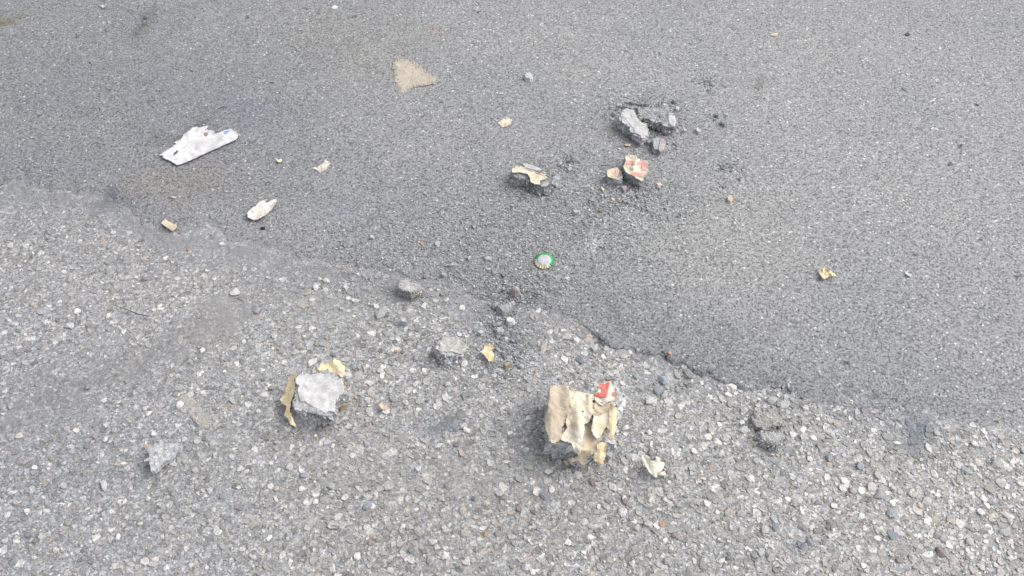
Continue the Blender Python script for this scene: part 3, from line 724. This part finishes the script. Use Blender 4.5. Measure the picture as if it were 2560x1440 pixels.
def bit(nm, f, poly, z, mat, label, cat='paper', seed=1, tear=.5, step=2.0, amp=.0012, thick=.0008, zf=None, **k):
    if nm.startswith('paper'): k.setdefault('curl', .004)
    o = sheet(nm, f(poly), zf or flat(z, amp, 70, seed), mat, seed=seed, tear=tear, step=step, thick=thick, **k); tag(o, label, cat); return o
bit('paper_scrap', d_, [(548, 870), (600, 868), (662, 878), (640, 912), (600, 905), (570, 905)], .003, 'paper_buff', 'tiny buff paper scrap below the long pale lump', seed=51)

# ---- E: paper with pink print on a lump, and its small neighbour
e_ = crop(1460, 370, 7.581)
R = root('mortar_lump', 1588, 440, 'lump covered by crumpled cream paper with pink printed bars', 'rubble')
body, plG = lump('mortar_core', e_([(780, 190), (860, 150), (980, 150), (1080, 250), (1190, 250), (1200, 420), (1110, 610), (1060, 610), (860, 500), (770, 440), (750, 350)]), .022, 'dark_mortar', tilt=(.05, .08), amp=.002, freq=70, seed=16, grow=1.05)
child(body, R)
fold = lambda px, py: .004*ridge(px, py, 1460+1010/7.58, 370+200/7.58, 1460+930/7.58, 370+380/7.58, 3.5)
zg = lambda lift: (lambda px, py, b=on_plane(plG, lift, .0022, 55, 6): b(px, py) + fold(px, py))
pp = add('paper_cover', e_([(800, 150), (850, 125), (990, 140), (1010, 200), (1050, 210), (1080, 240), (1200, 235), (1220, 290), (1210, 380), (1225, 420), (1180, 500), (1140, 560), (1120, 620), (1070, 620), (960, 550), (860, 500), (780, 450), (740, 350), (760, 330), (790, 230), (775, 190)]), zg(.003), 'paper_cream', R, seed=41, tear=1.0, step=2.5)
for k, q in enumerate(([(800, 240), (900, 240), (990, 270), (970, 330), (900, 310), (785, 322)], [(1080, 250), (1200, 240), (1190, 290), (1100, 310), (1010, 320), (1012, 275)], [(1090, 310), (1190, 300), (1170, 420), (1100, 420)], [(860, 490), (960, 462), (1140, 470), (1100, 550), (1040, 540), (960, 545)])):
    o = sheet('pink_print', e_(q), zg(.0038), 'print_pink', seed=60+k, tear=.5, step=2, thick=.0004); o.parent = pp; o.location = Vector(o.location) - Vector(pp.location) - Vector(R.location)
R = root('mortar_stone', 1535, 440, 'small stone with buff paper and a red mark, left of the pink-barred lump', 'rubble')
body, plH = lump('mortar_core', e_([(440, 420), (520, 390), (630, 365), (720, 460), (735, 580), (650, 605), (560, 580), (450, 540)]), .016, 'dark_mortar', tilt=(-.1, .1), amp=.0012, freq=90, seed=17, n=40)
child(body, R)
add('paper_cover', e_([(440, 420), (520, 390), (620, 365), (672, 430), (620, 580), (560, 580), (450, 540), (430, 480)]), on_plane(plH, .002, .001, 80), 'paper_buff', R, seed=43, tear=.7, step=2)
add('red_print', e_([(600, 400), (655, 430), (620, 540), (583, 530)]), on_plane(plH, .0027, .001, 80), 'print_pink', R, seed=44, tear=.2, step=2, thick=.0004)
for poly, h, m, lab in (([(295, 730), (340, 742), (412, 800), (362, 842), (330, 790)], .006, 'pebble_cream', 'cream sliver of stone below the small red-marked stone'),
                        ([(690, 722), (810, 710), (832, 770), (765, 850), (715, 790)], .009, 'pebble_pink', 'pinkish pointed stone right below the pink-barred lump'),
                        ([(328, 875), (365, 865), (372, 960), (350, 955)], .006, 'crumb_grey', 'left one of two upright bluish grey chips below the cream sliver'),
                        ([(390, 860), (425, 870), (432, 940), (405, 955)], .006, 'crumb_grey', 'right one of two upright bluish grey chips below the cream sliver'),
                        ([(497, 950), (550, 942), (603, 980), (545, 1020)], .005, 'pebble_cream', 'pale cream chip right of the two bluish grey chips'),
                        ([(250, 1180), (330, 1150), (372, 1180), (305, 1232)], .007, 'pebble_tan', 'tan stone lowest in the grit below the pink-barred lump'),
                        ([(845, 1055), (880, 1050), (915, 1090), (880, 1115)], .005, 'pebble_blue', 'pale blue grey chip in the grit below the pink-barred lump'),
                        ([(1085, 1130), (1110, 1110), (1142, 1140), (1125, 1165)], .005, 'crumb_grey', 'grey wedge at the lower right of the grit below the pink-barred lump')):
    solo('stone', e_, poly, h, m, lab, seed=70+int(h*1000)+len(lab), amp=.0006)
bit('paper_scrap', e_, [(1365, 672), (1430, 650), (1492, 690), (1435, 722)], .003, 'paper_orange', 'small orange buff scrap right of the pink-barred lump', seed=52)
s_ = crop(1400, 480, 8)
solo('stone', s_, [(235, 370), (330, 350), (425, 375), (400, 440), (300, 450), (250, 420)], .009, 'crumb_grey', 'flat grey stone with a white upper edge, left in the grit field', seed=91, amp=.0006)
# ---- F: large white paper
f_ = crop(380, 290, 9.846)
R = root('paper_sheet', 500, 370, 'large torn white paper with blue ink marks and a hole', 'paper')
zF = lambda lift: (lambda px, py, b=flat(.004+lift, .0022, 30, 5), b2=flat(0, .001, 90, 9): b(px, py) + b2(px, py) + .004*max(0, (400-px)/30 if px < 430 and py > 395 else 0)*.4)
pf = add('paper', f_([(175, 965), (260, 910), (350, 830), (430, 790), (510, 770), (545, 710), (620, 690), (530, 655), (600, 610), (660, 590), (740, 530), (770, 460), (850, 400), (960, 310), (1020, 270), (1100, 255), (1160, 290), (1260, 250), (1300, 240), (1385, 235), (1380, 280), (1340, 300), (1370, 345), (1450, 345), (1540, 375), (1530, 440), (1650, 405), (1790, 350), (1930, 305), (1975, 345), (2090, 390), (2120, 430), (2170, 445), (2160, 470), (2110, 485), (2110, 530), (2060, 585), (1950, 630), (1750, 720), (1500, 840), (1280, 930), (1080, 1030), (850, 1130), (620, 1210), (430, 1090), (330, 1060), (250, 1010), (280, 980), (250, 965)]),
    zF(0), 'paper_white', R, seed=51, tear=.7, step=2.6, holes=[f_([(612, 830), (632, 880), (600, 925), (550, 955), (510, 970), (545, 890), (580, 880)])])
for nm, q, m in (('rust_spot', [(1275, 455), (1290, 415), (1330, 400), (1370, 415), (1375, 460), (1345, 500), (1300, 490)], 'rust_spot'), ('blue_ink', [(1755, 430), (1785, 372), (1885, 358), (1885, 400), (1835, 445)], 'print_blue'),
                 ('blue_ink', [(1880, 340), (1940, 312), (1970, 350), (1890, 400)], 'print_paleblue'), ('blue_ink', [(1105, 268), (1200, 262), (1240, 258), (1200, 292)], 'print_navy')):
    add(nm, f_(q), zF(.0006), m, R, seed=53, tear=.2, step=1.8, thick=.0004)
# ---- G, J, N and smaller papers
g_ = crop(380, 480, 7.529)
bit('paper_flake', g_, [(1780, 400), (1810, 370), (1880, 300), (1960, 260), (1960, 230), (2040, 170), (2120, 145), (2140, 200), (2150, 215), (2230, 160), (2330, 130), (2350, 160), (2320, 210), (2310, 250), (2240, 340), (2130, 440), (2030, 490), (1980, 520), (1910, 525), (1870, 500), (1800, 480), (1800, 420)], .006, 'paper_flake', 'off-white leaf-shaped paper flake with a notch at its upper edge', seed=61, tear=.8, step=2.6, amp=.003)
bit('cardboard_tab', g_, [(165, 580), (210, 540), (245, 508), (330, 560), (472, 640), (440, 680), (385, 727), (350, 712), (270, 660)], .004, 'paper_buff', 'small rectangular buff cardboard tab at the left', seed=62, tear=.1, amp=.0006, thick=.0022)
bit('paper_scrap', g_, [(345, 70), (400, 78), (452, 88), (440, 106), (390, 108)], .003, 'paper_cream', 'tiny pale scrap above the rectangular cardboard tab', seed=63, tear=.3)
solo('pebble', g_, [(2020, 685), (2060, 660), (2110, 655), (2142, 680), (2110, 700), (2060, 718)], .006, 'crumb_black', 'small black pebble below the leaf-shaped paper flake', 'pebble', seed=64)
j_ = crop(1580, 1120, 16)
R = root('paper_scrap', 1638, 1170, 'pale creased paper scrap right below the largest wrapped lump', 'paper')
add('paper', j_([(410, 290), (480, 260), (540, 320), (640, 400), (750, 510), (850, 510), (950, 480), (1100, 520), (1280, 570), (1300, 640), (1260, 800), (1200, 890), (1060, 1010), (1020, 1050), (980, 1190), (860, 1130), (690, 980), (600, 840), (540, 700), (450, 520), (400, 390)]),
    lambda px, py: .012 + .004*math.cos((px-1638)*.10) - .006*max(0, (px-1648)/12) + .001*noise.noise(Vector((px*.1, py*.1, 2))), 'paper_greenish', R, seed=65, tear=.3, step=2)
add('paper_flap', j_([(1055, 1050), (1180, 950), (1300, 920), (1375, 1060), (1360, 1095), (1290, 1075), (1240, 1110), (1200, 1075), (1060, 1095)]), flat(.005, .001, 70, 4), 'paper_cream', R, seed=66, tear=.3, step=2)
n_ = crop(2000, 640, 8)
bit('paper_scrap', n_, [(390, 260), (430, 240), (500, 235), (600, 290), (700, 350), (720, 390), (762, 417), (680, 395), (620, 402), (540, 432), (500, 457), (450, 440), (420, 390), (390, 340)], 0, 'paper_orange', 'crumpled yellow paper scrap alone on the right of the fine asphalt', seed=67, tear=.4, step=1.6,
    zf=lambda px, py: .007 + .0035*noise.noise(Vector((px*.09, py*.09, 1))) + .0025*noise.noise(Vector((px*.25, py*.12, 4))))
bit('paper_scrap', n_, [(2105, 305), (2190, 352), (2242, 372), (2212, 417), (2160, 385), (2108, 350)], .002, 'paper_white', 'tiny white chip right of the crumpled yellow scrap', seed=68, tear=.2)
p_ = crop(640, 360, 7.111)
bit('paper_scrap', p_, [(330, 245), (365, 255), (400, 280), (450, 262), (462, 300), (425, 325), (390, 315)], .003, 'paper_cream', 'tiny cream scrap between the large white paper and the smeared tissue', seed=69, tear=.3)
bit('tissue_smear', p_, [(1160, 360), (1190, 320), (1250, 288), (1335, 340), (1290, 380), (1275, 440), (1200, 480), (1140, 515), (1100, 470), (1030, 440), (1000, 425), (1110, 400)], .002, 'paper_flake', 'smeared whitish tissue stuck to the fine asphalt', seed=70, tear=1.6, step=1.5, amp=.0015, erode=.35)
bit('paper_scrap', p_, [(995, 275), (1040, 258), (1055, 275), (1010, 300)], .002, 'paper_white', 'tiny white fleck just above the smeared tissue', seed=71, tear=.2)
solo('pebble', p_, [(1925, 680), (1945, 662), (1972, 685), (1950, 712), (1928, 705)], .004, 'pebble_cream', 'tiny cream pebble right of the smeared tissue', 'pebble', seed=72, amp=.0003)
l_ = crop(940, 120, 5.818)
bit('mortar_stain', l_, [(245, 210), (330, 165), (450, 165), (560, 220), (640, 250), (720, 340), (790, 390), (870, 390), (880, 470), (800, 530), (680, 545), (500, 580), (430, 650), (370, 650), (290, 520), (270, 440), (250, 300)], .0012, 'stain_beige', 'flat beige dried patch shaped like a wedge at the top', 'stain', seed=73, tear=3.6, step=1.7, amp=.0004, erode=.42,
    holes=[l_([(690, 350), (715, 355), (705, 375)]), l_([(530, 372), (552, 378), (540, 392)])])
bit('paint_splat', l_, [(1770, 1085), (1850, 1030), (1930, 1010), (1975, 1050), (1960, 1110), (1890, 1150), (1820, 1140)], .0012, 'paper_cream', 'small off-white splat between the beige stain and the red-lined lump', 'stain', seed=74, tear=1.5, step=1.5, amp=.0004, erode=.6)
solo('stone', l_, [(2135, 400), (2180, 360), (2230, 342), (2285, 400), (2292, 460), (2240, 490), (2165, 480)], 0.013, 'crumb_grey', 'pale facetted stone alone near the top centre', seed=75, amp=.0012)
m_ = crop(1740, 160, 4)
solo('stone', m_, [(312, 1320), (350, 1298), (376, 1340), (347, 1402), (312, 1380)], .009, 'pebble_cream', 'thin pale wedge stone standing right of the grit field', seed=76, amp=.0005)
solo('stone', m_, [(430, 1135), (455, 1120), (470, 1140), (445, 1150)], .003, 'pebble_tan', 'tiny tan stone above the pale wedge stone', seed=77, amp=.0003)
t_ = crop(0, 0, 1)
bit('paper_scrap', t_, [(829, 18), (836, 13), (846, 16), (842, 23), (833, 24)], .002, 'paper_white', 'small white scrap at the top edge left of the beige stain', seed=78, tear=.3)
bit('leaf_scrap', t_, [(1924, 88), (1934, 81), (1947, 84), (1938, 90)], .002, 'paper_buff', 'tiny buff leaf scrap at the top right', seed=79, tear=.3, cat='leaf')
bit('leaf_scrap', t_, [(2262, 86), (2268, 80), (2276, 85), (2270, 90)], .002, 'twig', 'tiny dark leaf scrap at the far top right', seed=80, tear=.3, cat='leaf')
bit('paper_scrap', t_, [(250, 14), (257, 11), (264, 15), (257, 20)], .002, 'paper_white', 'tiny white chip at the top left edge', seed=81, tear=.2)
solo('stone', t_, [(1669, 880), (1675, 876), (1682, 882), (1678, 889), (1671, 887)], .005, 'pebble_orange', 'small orange chip on the dark patch edge', seed=82, amp=.0004)
q_ = crop(400, 960, 10.29)
bit('mud_strip', q_, [(450, 400), (560, 270), (720, 260), (830, 330), (960, 500), (1180, 780), (1300, 920), (1330, 1040), (1260, 1110), (1150, 1150), (1050, 1130), (900, 980), (740, 780), (600, 560), (470, 480)], -.0026, 'mud_tan', 'flat dusty beige strip pressed into the coarse stones at lower left', 'litter', seed=83, tear=1.6, step=2, amp=.0014, thick=.003, erode=.3)
b2 = crop(640, 860, 5.5375)
solo('stone', b2, [(1125, 870), (1180, 830), (1240, 805), (1275, 830), (1230, 870), (1160, 900)], .008, 'pebble_tan', 'elongated pale tan stone right beside the pale-faced lump', seed=84, amp=.0005)
bit('paper_scrap', b2, [(1700, 840), (1760, 790), (1800, 850), (1880, 850), (1840, 900), (1740, 905)], .003, 'paper_buff', 'tan curled scrap between the pale-faced lump and the largest wrapped lump', seed=85, tear=.4)
bit('paper_scrap', b2, [(0, 650), (40, 615), (65, 620), (62, 665), (30, 660)], .004, 'paper_white', 'tiny white chip left of the pale-faced lump', seed=86, tear=.2)
# ---- H, I: flakes of old mortar on the coarse road
h_ = crop(320, 1070, 11.08)
o = sheet('mortar_flake', h_([(520, 600), (740, 440), (850, 410), (900, 290), (940, 320), (940, 400), (1050, 430), (1200, 430), (1400, 450), (1440, 500), (1400, 570), (1320, 620), (1260, 720), (1200, 830), (1080, 900), (940, 990), (850, 1080), (740, 1190), (640, 1210), (620, 1060), (570, 910), (440, 920), (440, 880), (590, 800), (590, 720), (540, 640)]),
          lambda px, py: .013 + .003*((py-1130)/40) + .0022*noise.noise(Vector((px*.09, py*.09, 4))) + .001*noise.noise(Vector((px*.3, py*.3, 8))), 'grey_mortar', thick=.009, step=2.5, tear=.8, seed=87, smooth=False)
tag(o, 'thin angular grey mortar flake at the lower left', 'rubble')
i_ = crop(1840, 980, 9)
o, _ = lump('mortar_clod', i_([(430, 430), (600, 380), (800, 350), (960, 430), (1080, 560), (1100, 640), (1000, 740), (900, 760), (700, 840), (550, 840), (430, 740), (400, 560)]), .008, 'pale_sand', amp=.0028, freq=80, seed=18, tilt=(0, .05)); tag(o, 'flat sandy clod, the upper of two clods at the lower right', 'rubble')
o, _ = lump('mortar_clod', i_([(530, 930), (600, 880), (900, 850), (1080, 900), (1180, 990), (1150, 1080), (1030, 1140), (880, 1180), (760, 1150), (700, 1090), (560, 1040)]), .014, 'pale_mortar', amp=.003, freq=80, seed=19, tilt=(.05, .1)); tag(o, 'rough grey clod, the lower of two clods at the lower right', 'rubble')
# ---- K: stones along the seam
k_ = crop(960, 640, 4.645)
R = root('mortar_stone', 1025, 735, 'rounded grey stone with an orange spot, on the seam left of the bottle cap', 'rubble')
body, plK = lump('mortar_core', k_([(180, 310), (250, 265), (340, 280), (420, 310), (432, 360), (400, 400), (330, 420), (230, 410), (175, 370)]), .020, 'pale_mortar', tilt=(.05, .12), amp=.0024, freq=70, seed=20, base=k_([(170, 360), (250, 330), (400, 350), (440, 390), (410, 440), (350, 465), (260, 465), (195, 450)]))
child(body, R)
add('orange_spot', k_([(345, 420), (375, 405), (402, 405), (395, 435), (360, 450)]), on_plane(plK, -.006, .001), 'pebble_orange', R, seed=88, tear=.4, step=2, thick=.004)
solo('pebble', k_, [(1452, 395), (1490, 352), (1560, 350), (1590, 385), (1572, 430), (1520, 455), (1465, 440)], .015, 'pebble_pink', 'rounded pinkish pebble in the dark grit below the bottle cap', 'pebble', seed=89, amp=.0012, freq=60, dome=.004, n=40)
solo('stone', k_, [(1370, 362), (1410, 350), (1418, 410), (1372, 418)], .008, 'crumb_dark', 'small dark block left of the pinkish pebble', seed=90, amp=.0006)
solo('mortar_chip', k_, [(1280, 570), (1340, 560), (1480, 560), (1510, 595), (1450, 645), (1380, 690), (1335, 640)], .009, 'grey_mortar', 'flat grey triangular chip above the white stone', 'rubble', seed=92, amp=.0012, freq=90, n=40, tilt=(0, .1))
solo('stone', k_, [(1410, 712), (1460, 696), (1532, 740), (1512, 780), (1450, 792), (1415, 770)], .008, 'pebble_white', 'white stone below the flat triangular chip', seed=93, amp=.0006)
R = root('mortar_lump', 1127, 900, 'weathered grey lump with a pale upper face, left of the orange paper scrap', 'rubble')
body, plL = lump('mortar_core', k_([(640, 970), (700, 930), (820, 930), (900, 960), (970, 1000), (960, 1080), (910, 1170), (780, 1160), (660, 1130), (600, 1080), (600, 1010)]), .019, 'grey_mortar', tilt=(-.05, .12), amp=.003, freq=60, seed=24, base=k_([(575, 1060), (640, 1010), (900, 1010), (980, 1050), (960, 1120), (890, 1210), (800, 1300), (740, 1310), (640, 1240), (585, 1160)]))
child(body, R)
add('pale_face', k_([(645, 985), (700, 940), (800, 950), (900, 975), (965, 1010), (950, 1080), (900, 1140), (800, 1110), (700, 1110), (650, 1130)]), on_plane(plL, .0012, .0016, 60, 8), 'sandy_mortar', R, thick=.003, seed=94, tear=1.0, step=2.6)
bit('paper_scrap', k_, [(1113, 1110), (1160, 1080), (1175, 1040), (1195, 1010), (1250, 1030), (1278, 1060), (1250, 1095), (1282, 1150), (1262, 1222), (1220, 1225), (1180, 1170), (1150, 1135)], .008, 'paper_orange', 'torn orange buff paper scrap beside the dark crumb pile', seed=95, tear=.8, amp=.003)
for poly, h, m, lab in (([(735, 120), (790, 65), (862, 80), (830, 120), (780, 140)], .008, 'crumb_grey', 'grey facetted stone left of the bottle cap, by the two dark flakes'),
                        ([(1140, 20), (1200, 0), (1290, 8), (1235, 60), (1170, 62)], .007, 'crumb_grey', 'flat angular grey flake nearest left of the bottle cap'),
                        ([(635, 205), (680, 190), (742, 215), (700, 240)], .005, 'crumb_grey', 'brownish grey flake below the grey facetted stone'),
                        ([(1168, 160), (1210, 140), (1255, 145), (1220, 178)], .005, 'crumb_grey', 'small grey flake below the flat angular flake'),
                        ([(960, 10), (985, 0), (1018, 60), (985, 75)], .006, 'crumb_grey', 'small upright grey chip between the two larger grey flakes'),
                        ([(180, 765), (238, 700), (282, 785), (230, 790)], .010, 'crumb_grey', 'bluish grey pointed stone below the orange-spotted stone'),
                        ([(115, 950), (150, 945), (205, 990), (165, 1012)], .006, 'pebble_white', 'small white stone left of the weathered lump'),
                        ([(1060, 880), (1130, 860), (1175, 900), (1130, 922)], .006, 'crumb_grey', 'flat grey flake right above the weathered lump'),
                        ([(1385, 1250), (1430, 1230), (1490, 1255), (1430, 1300), (1405, 1312)], .008, 'pebble_tan', 'tan stone at the lower end of the dark crumb pile'),
                        ([(1290, 860), (1340, 820), (1400, 830), (1380, 900), (1310, 920)], .009, 'crumb_grey', 'grey stone at the upper end of the dark crumb pile'),
                        ([(1765, 410), (1800, 395), (1830, 430), (1790, 460)], .006, 'pebble_pink', 'pinkish chip right of the rounded pinkish pebble')):
    solo('stone', k_, poly, h, m, lab, seed=100+len(lab), amp=.0007)
solo('stone', crop(780, 540, 6.544), [(935, 345), (980, 310), (1030, 340), (1010, 375), (950, 375)], .008, 'crumb_grey', 'grey stone above the orange-spotted stone, on the fine asphalt', seed=140)
solo('stone', crop(780, 540, 6.544), [(1990, 430), (2060, 392), (2110, 430), (2060, 515), (2010, 505)], .006, 'pebble_blue', 'smooth blue grey stone above the grey facetted stone', seed=141)
solo('stone', crop(780, 540, 6.544), [(1740, 430), (1790, 400), (1840, 440), (1815, 515)], .003, 'pebble_orange', 'flat pale orange stone left of the smooth blue grey stone', seed=142)

# ---- bottle cap
R = root('bottle_cap', 1360, 654, 'flattened bottle cap with green crimped rim and whitish top', 'bottle cap')
def cap():
    cx = place(1360, 654, .002); n = 168; rot = .35
    def ring(r, z, cr=0.0, wz=0.0):
        return [(r*(1 + cr*math.cos(21*t))*math.cos(t), r*(1 + cr*math.cos(21*t))*math.sin(t)*.98, z + wz*math.cos(21*t)) for t in [2*math.pi*i/n for i in range(n)]]
    tilt = lambda v: (v[0], v[1], v[2] + .10*v[1] + .03*v[0] + .0012)
    top = [ring(.0006, .0042), ring(.004, .0042), ring(.008, .0041), ring(.0102, .0040), ring(.0112, .0037), ring(.0116, .0032)]
    skirt = [ring(.0116, .0032), ring(.0124, .0024, .012), ring(.0140, .0019, .022, .0004), ring(.0158, .0015, .030, .0007), ring(.0170, .0012, .040, .0008)]
    def build(name, rings, mat, sel=lambda t: True, thick=.0003):
        V = [tilt(v) for r_ in rings for v in r_]; F = []
        for k in range(len(rings)-1):
            for i in range(n):
                if not sel(2*math.pi*(i+.5)/n): continue
                j = (i+1) % n; F.append((k*n+i, (k+1)*n+i, (k+1)*n+j, k*n+j))
        if name == 'top': F.append(tuple(range(n)))
        o = mesh_obj(name, V, F, mat, True); bm = bmesh.new(); bm.from_mesh(o.data)
        bmesh.ops.delete(bm, geom=[v for v in bm.verts if not v.link_faces], context='VERTS'); bm.to_mesh(o.data); bm.free()
        md = o.modifiers.new('thick', 'SOLIDIFY'); md.thickness = thick; md.offset = -1
        o.location = cx; child(o, R); return o
    build('top', top, 'cap_top')
    isg = lambda t: (t < math.radians(165)) or (t > math.radians(318))
    build('green_rim', skirt, 'cap_green', isg); build('worn_rim', skirt, 'cap_brass', lambda t: not isg(t))
cap()

# ---- straws and twigs
def straw(pts, rad, mat, name, label, cat, z=.004):
    P = [place(x, y, z + .003*random.random()) for x, y in pts]; Q = []
    for i in range(len(P)-1):
        for k in range(4): Q.append(P[i].lerp(P[i+1], k/4) + Vector((random.uniform(-.0004, .0004), random.uniform(-.0004, .0004), 0)))
    Q.append(P[-1]); V, F = [], []
    for i, p in enumerate(Q):
        d = (Q[min(i+1, len(Q)-1)] - Q[max(i-1, 0)]).normalized(); s = d.cross(Vector((0, 0, 1))).normalized(); u = s.cross(d)
        r_ = rad*(1 - .6*abs(2*i/(len(Q)-1) - 1)**3)
        for k in range(5): a_ = k*2*math.pi/5; V.append(p + (s*math.cos(a_) + u*math.sin(a_))*r_)
    for i in range(len(Q)-1):
        for k in range(5): j = (k+1) % 5; F.append((i*5+k, i*5+j, (i+1)*5+j, (i+1)*5+k))
    o = mesh_obj(name, V, F, mat, True, origin=P[0]); o.location = P[0]; tag(o, label, cat)
straw([(542, 273), (556, 268), (572, 267)], .0009, 'twig', 'twig', 'thin dark twig above the large white paper', 'twig')
straw([(45, 123), (57, 121), (68, 119)], .0006, 'straw', 'straw', 'short pale straw at the upper left', 'straw')
straw([(715, 1079), (726, 1093), (737, 1107)], .0006, 'straw', 'straw', 'short pale straw below the pale-faced lump', 'straw')
straw([(699, 579), (694, 588), (688, 596)], .0006, 'straw', 'straw', 'bent pale straw right of the black pebble', 'straw')
straw([(283, 762), (320, 775), (350, 787), (378, 792)], .0008, 'twig', 'twig', 'long thin brown stalk at the left on coarse stones', 'twig')
straw([(2060, 1080), (2072, 1088), (2084, 1096)], .0008, 'twig', 'twig', 'short dark stalk right of the two clods', 'twig')
R = root('grass_tuft', 839, 1016, 'tiny green and dry tuft right beside the pale-faced lump', 'grass')
for k in range(7):
    base = place(838 + random.uniform(-4, 4), 1018 + random.uniform(-6, 8), -.004); tip = base + Vector((random.uniform(-.006, .012), random.uniform(-.004, .012), random.uniform(.010, .020)))
    sd_ = Vector((.0009, .0006, 0)); mid = base.lerp(tip, .55) + Vector((0, 0, .003))
    o = mesh_obj('blade', [base-sd_, base+sd_, mid+sd_*.8, mid-sd_*.8, tip], [(0, 1, 2, 3), (3, 2, 4)], 'leaf_green' if k < 4 else 'straw', False, origin=base); o.location = base; child(o, R)

# ------------------------------------------------------------------ loose crumbs, one by one
HUE = {'crumb_dark': 'dark grey', 'crumb_grey': 'light grey', 'pebble_blue': 'bluish', 'pebble_white': 'white', 'pebble_tan': 'tan'}
def crumbs(n, cx, cy, sx, sy, lo, hi, mats, label, group, rot=0.0, seed=0, lip=True):
    r = random.Random(seed)
    for k in range(n):
        u, v = r.gauss(0, sx), r.gauss(0, sy); px = cx + u*math.cos(rot) - v*math.sin(rot); py = cy + u*math.sin(rot) + v*math.cos(rot)
        p = place(px, py); zz = float((fine_z if p.y > float(seam_y(np.array([p.x]))[0]) else base_z)(np.array([p.x]), np.array([p.y]))[0])
        s = lo + (hi-lo)*r.random()**2.2
        mt = r.choice(mats); me = r.choice(variants(mt))
        o = put('crumb', me, px, py, s, z=zz, sink=.12, flat=r.uniform(.7, 1.1))
        ver = 'upper' if v < -.35*sy else 'lower' if v > .35*sy else 'middle'; hor = 'left' if u < -.35*sx else 'right' if u > .35*sx else ('' if ver == 'middle' else 'middle')
        if ver == 'middle' and hor: ver = ''
        where = ('centre' if (ver == 'middle' and not hor) else (ver + ' ' + hor).strip())
        tag(o, f'{HUE[mt]} crumb, {where} in the {label}', 'crumb', group)
D, G = 'crumb_dark', 'crumb_grey'
crumbs(46, 1565, 508, 52, 22, 6, 15, [D, G, G, 'pebble_blue'], 'grit scattered below the pink-barred lump', 'grit below the pink-barred lump', seed=1)
crumbs(14, 1414, 413, 14, 13, 7, 17, [D, D, G], 'small pile right of the red-lined lump', 'pile right of the red-lined lump', seed=2)
crumbs(22, 1555, 268, 26, 9, 7, 17, [D, D, G], 'grit behind the long pale lump', 'grit behind the long pale lump', rot=-.25, seed=3)
crumbs(14, 1640, 262, 26, 8, 7, 17, [D, D, G], 'grit along the far edge of the dark slab', 'grit behind the dark slab', seed=4)
crumbs(58, 1262, 850, 17, 34, 8, 20, [D, D, G], 'dark pile beside the orange paper scrap', 'pile beside the orange paper scrap', rot=-.15, seed=5)
crumbs(24, 1275, 716, 32, 10, 7, 17, [D, D, G], 'grit around the rounded pinkish pebble', 'grit around the pinkish pebble', rot=.2, seed=6)
crumbs(14, 1345, 738, 22, 6, 6, 14, [D, D, G], 'line of grit right of the pinkish pebble', 'line right of the pinkish pebble', rot=.35, seed=7)
crumbs(42, 1230, 560, 110, 55, 5, 13, [D, G, G], 'scatter left of the bottle cap', 'crumbs left of the bottle cap', seed=8)
crumbs(22, 960, 640, 70, 40, 6, 15, [D, G, 'pebble_blue'], 'scatter above the orange-spotted stone', 'crumbs above the orange-spotted stone', seed=9)
crumbs(12, 1772, 207, 9, 9, 6, 14, [D, D, G], 'small heap beyond the stone cluster', 'small heap at upper right', seed=10)
crumbs(13, 1818, 418, 10, 8, 6, 14, [D, D, G], 'small heap above the pale wedge stone', 'small heap above the wedge stone', seed=11)
crumbs(5, 1812, 466, 7, 4, 6, 13, [D, G], 'few bits touching the pale wedge stone', 'crumbs beside the wedge stone', seed=12)
crumbs(10, 1655, 350, 28, 18, 6, 13, [D, G, 'pebble_tan'], 'bits around the small stone with a pale face', 'crumbs around the pale-faced small stone', seed=13)
crumbs(12, 1620, 460, 22, 12, 7, 15, [D, D, G], 'grit at the right foot of the pink-barred lump', 'crumbs at the foot of the pink-barred lump', seed=14)
crumbs(16, 1360, 480, 50, 16, 5, 12, [D, G], 'grit just below the red-lined lump', 'crumbs below the red-lined lump', seed=15)
crumbs(20, 1430, 620, 45, 50, 5, 12, [D, G, 'pebble_white'], 'scatter right of the bottle cap', 'crumbs right of the bottle cap', seed=16)
crumbs(14, 1190, 700, 70, 30, 6, 16, [D, G], 'scatter left of the pinkish pebble', 'crumbs beside the pinkish pebble', seed=17)
# fine grit too small to count
px = []; r = np.random.default_rng(77)
for n, cx, cy, sx, sy in ((2000, 1565, 505, 95, 42), (200, 1414, 413, 22, 18), (900, 1600, 272, 60, 18), (2200, 1262, 850, 30, 52), (1500, 1285, 718, 70, 22), (3200, 1260, 575, 180, 80), (900, 960, 640, 120, 50), (120, 1772, 207, 14, 10), (120, 1818, 418, 14, 10),
                          (900, 1480, 600, 130, 60), (250, 1640, 350, 60, 30), (300, 785, 1060, 70, 25), (300, 1440, 1150, 90, 25), (250, 1130, 920, 50, 30), (300, 900, 700, 60, 30)):
    px.append(np.stack([r.normal(cx, sx, n), r.normal(cy, sy, n)], 1))
px = np.concatenate(px); W = np.array([place(a_, b_2)[:2] for a_, b_2 in px])
z = np.where(W[:, 1] > seam_y(W[:, 0]), fine_z(W[:, 0], W[:, 1]), base_z(W[:, 0], W[:, 1]))
V, F, c = stones(W[:, 0], W[:, 1], z + .0003, .0016 + .0048*r.beta(1, 2.6, len(W)), 5, proud=.8, seed=78)
me = np_mesh('loose_grit', V, F, 'grit_dark'); o = link(bpy.data.objects.new('loose_grit', me)); tag(o, 'fine dark loose grit dusted around the broken lumps', 'grit', kind='stuff')
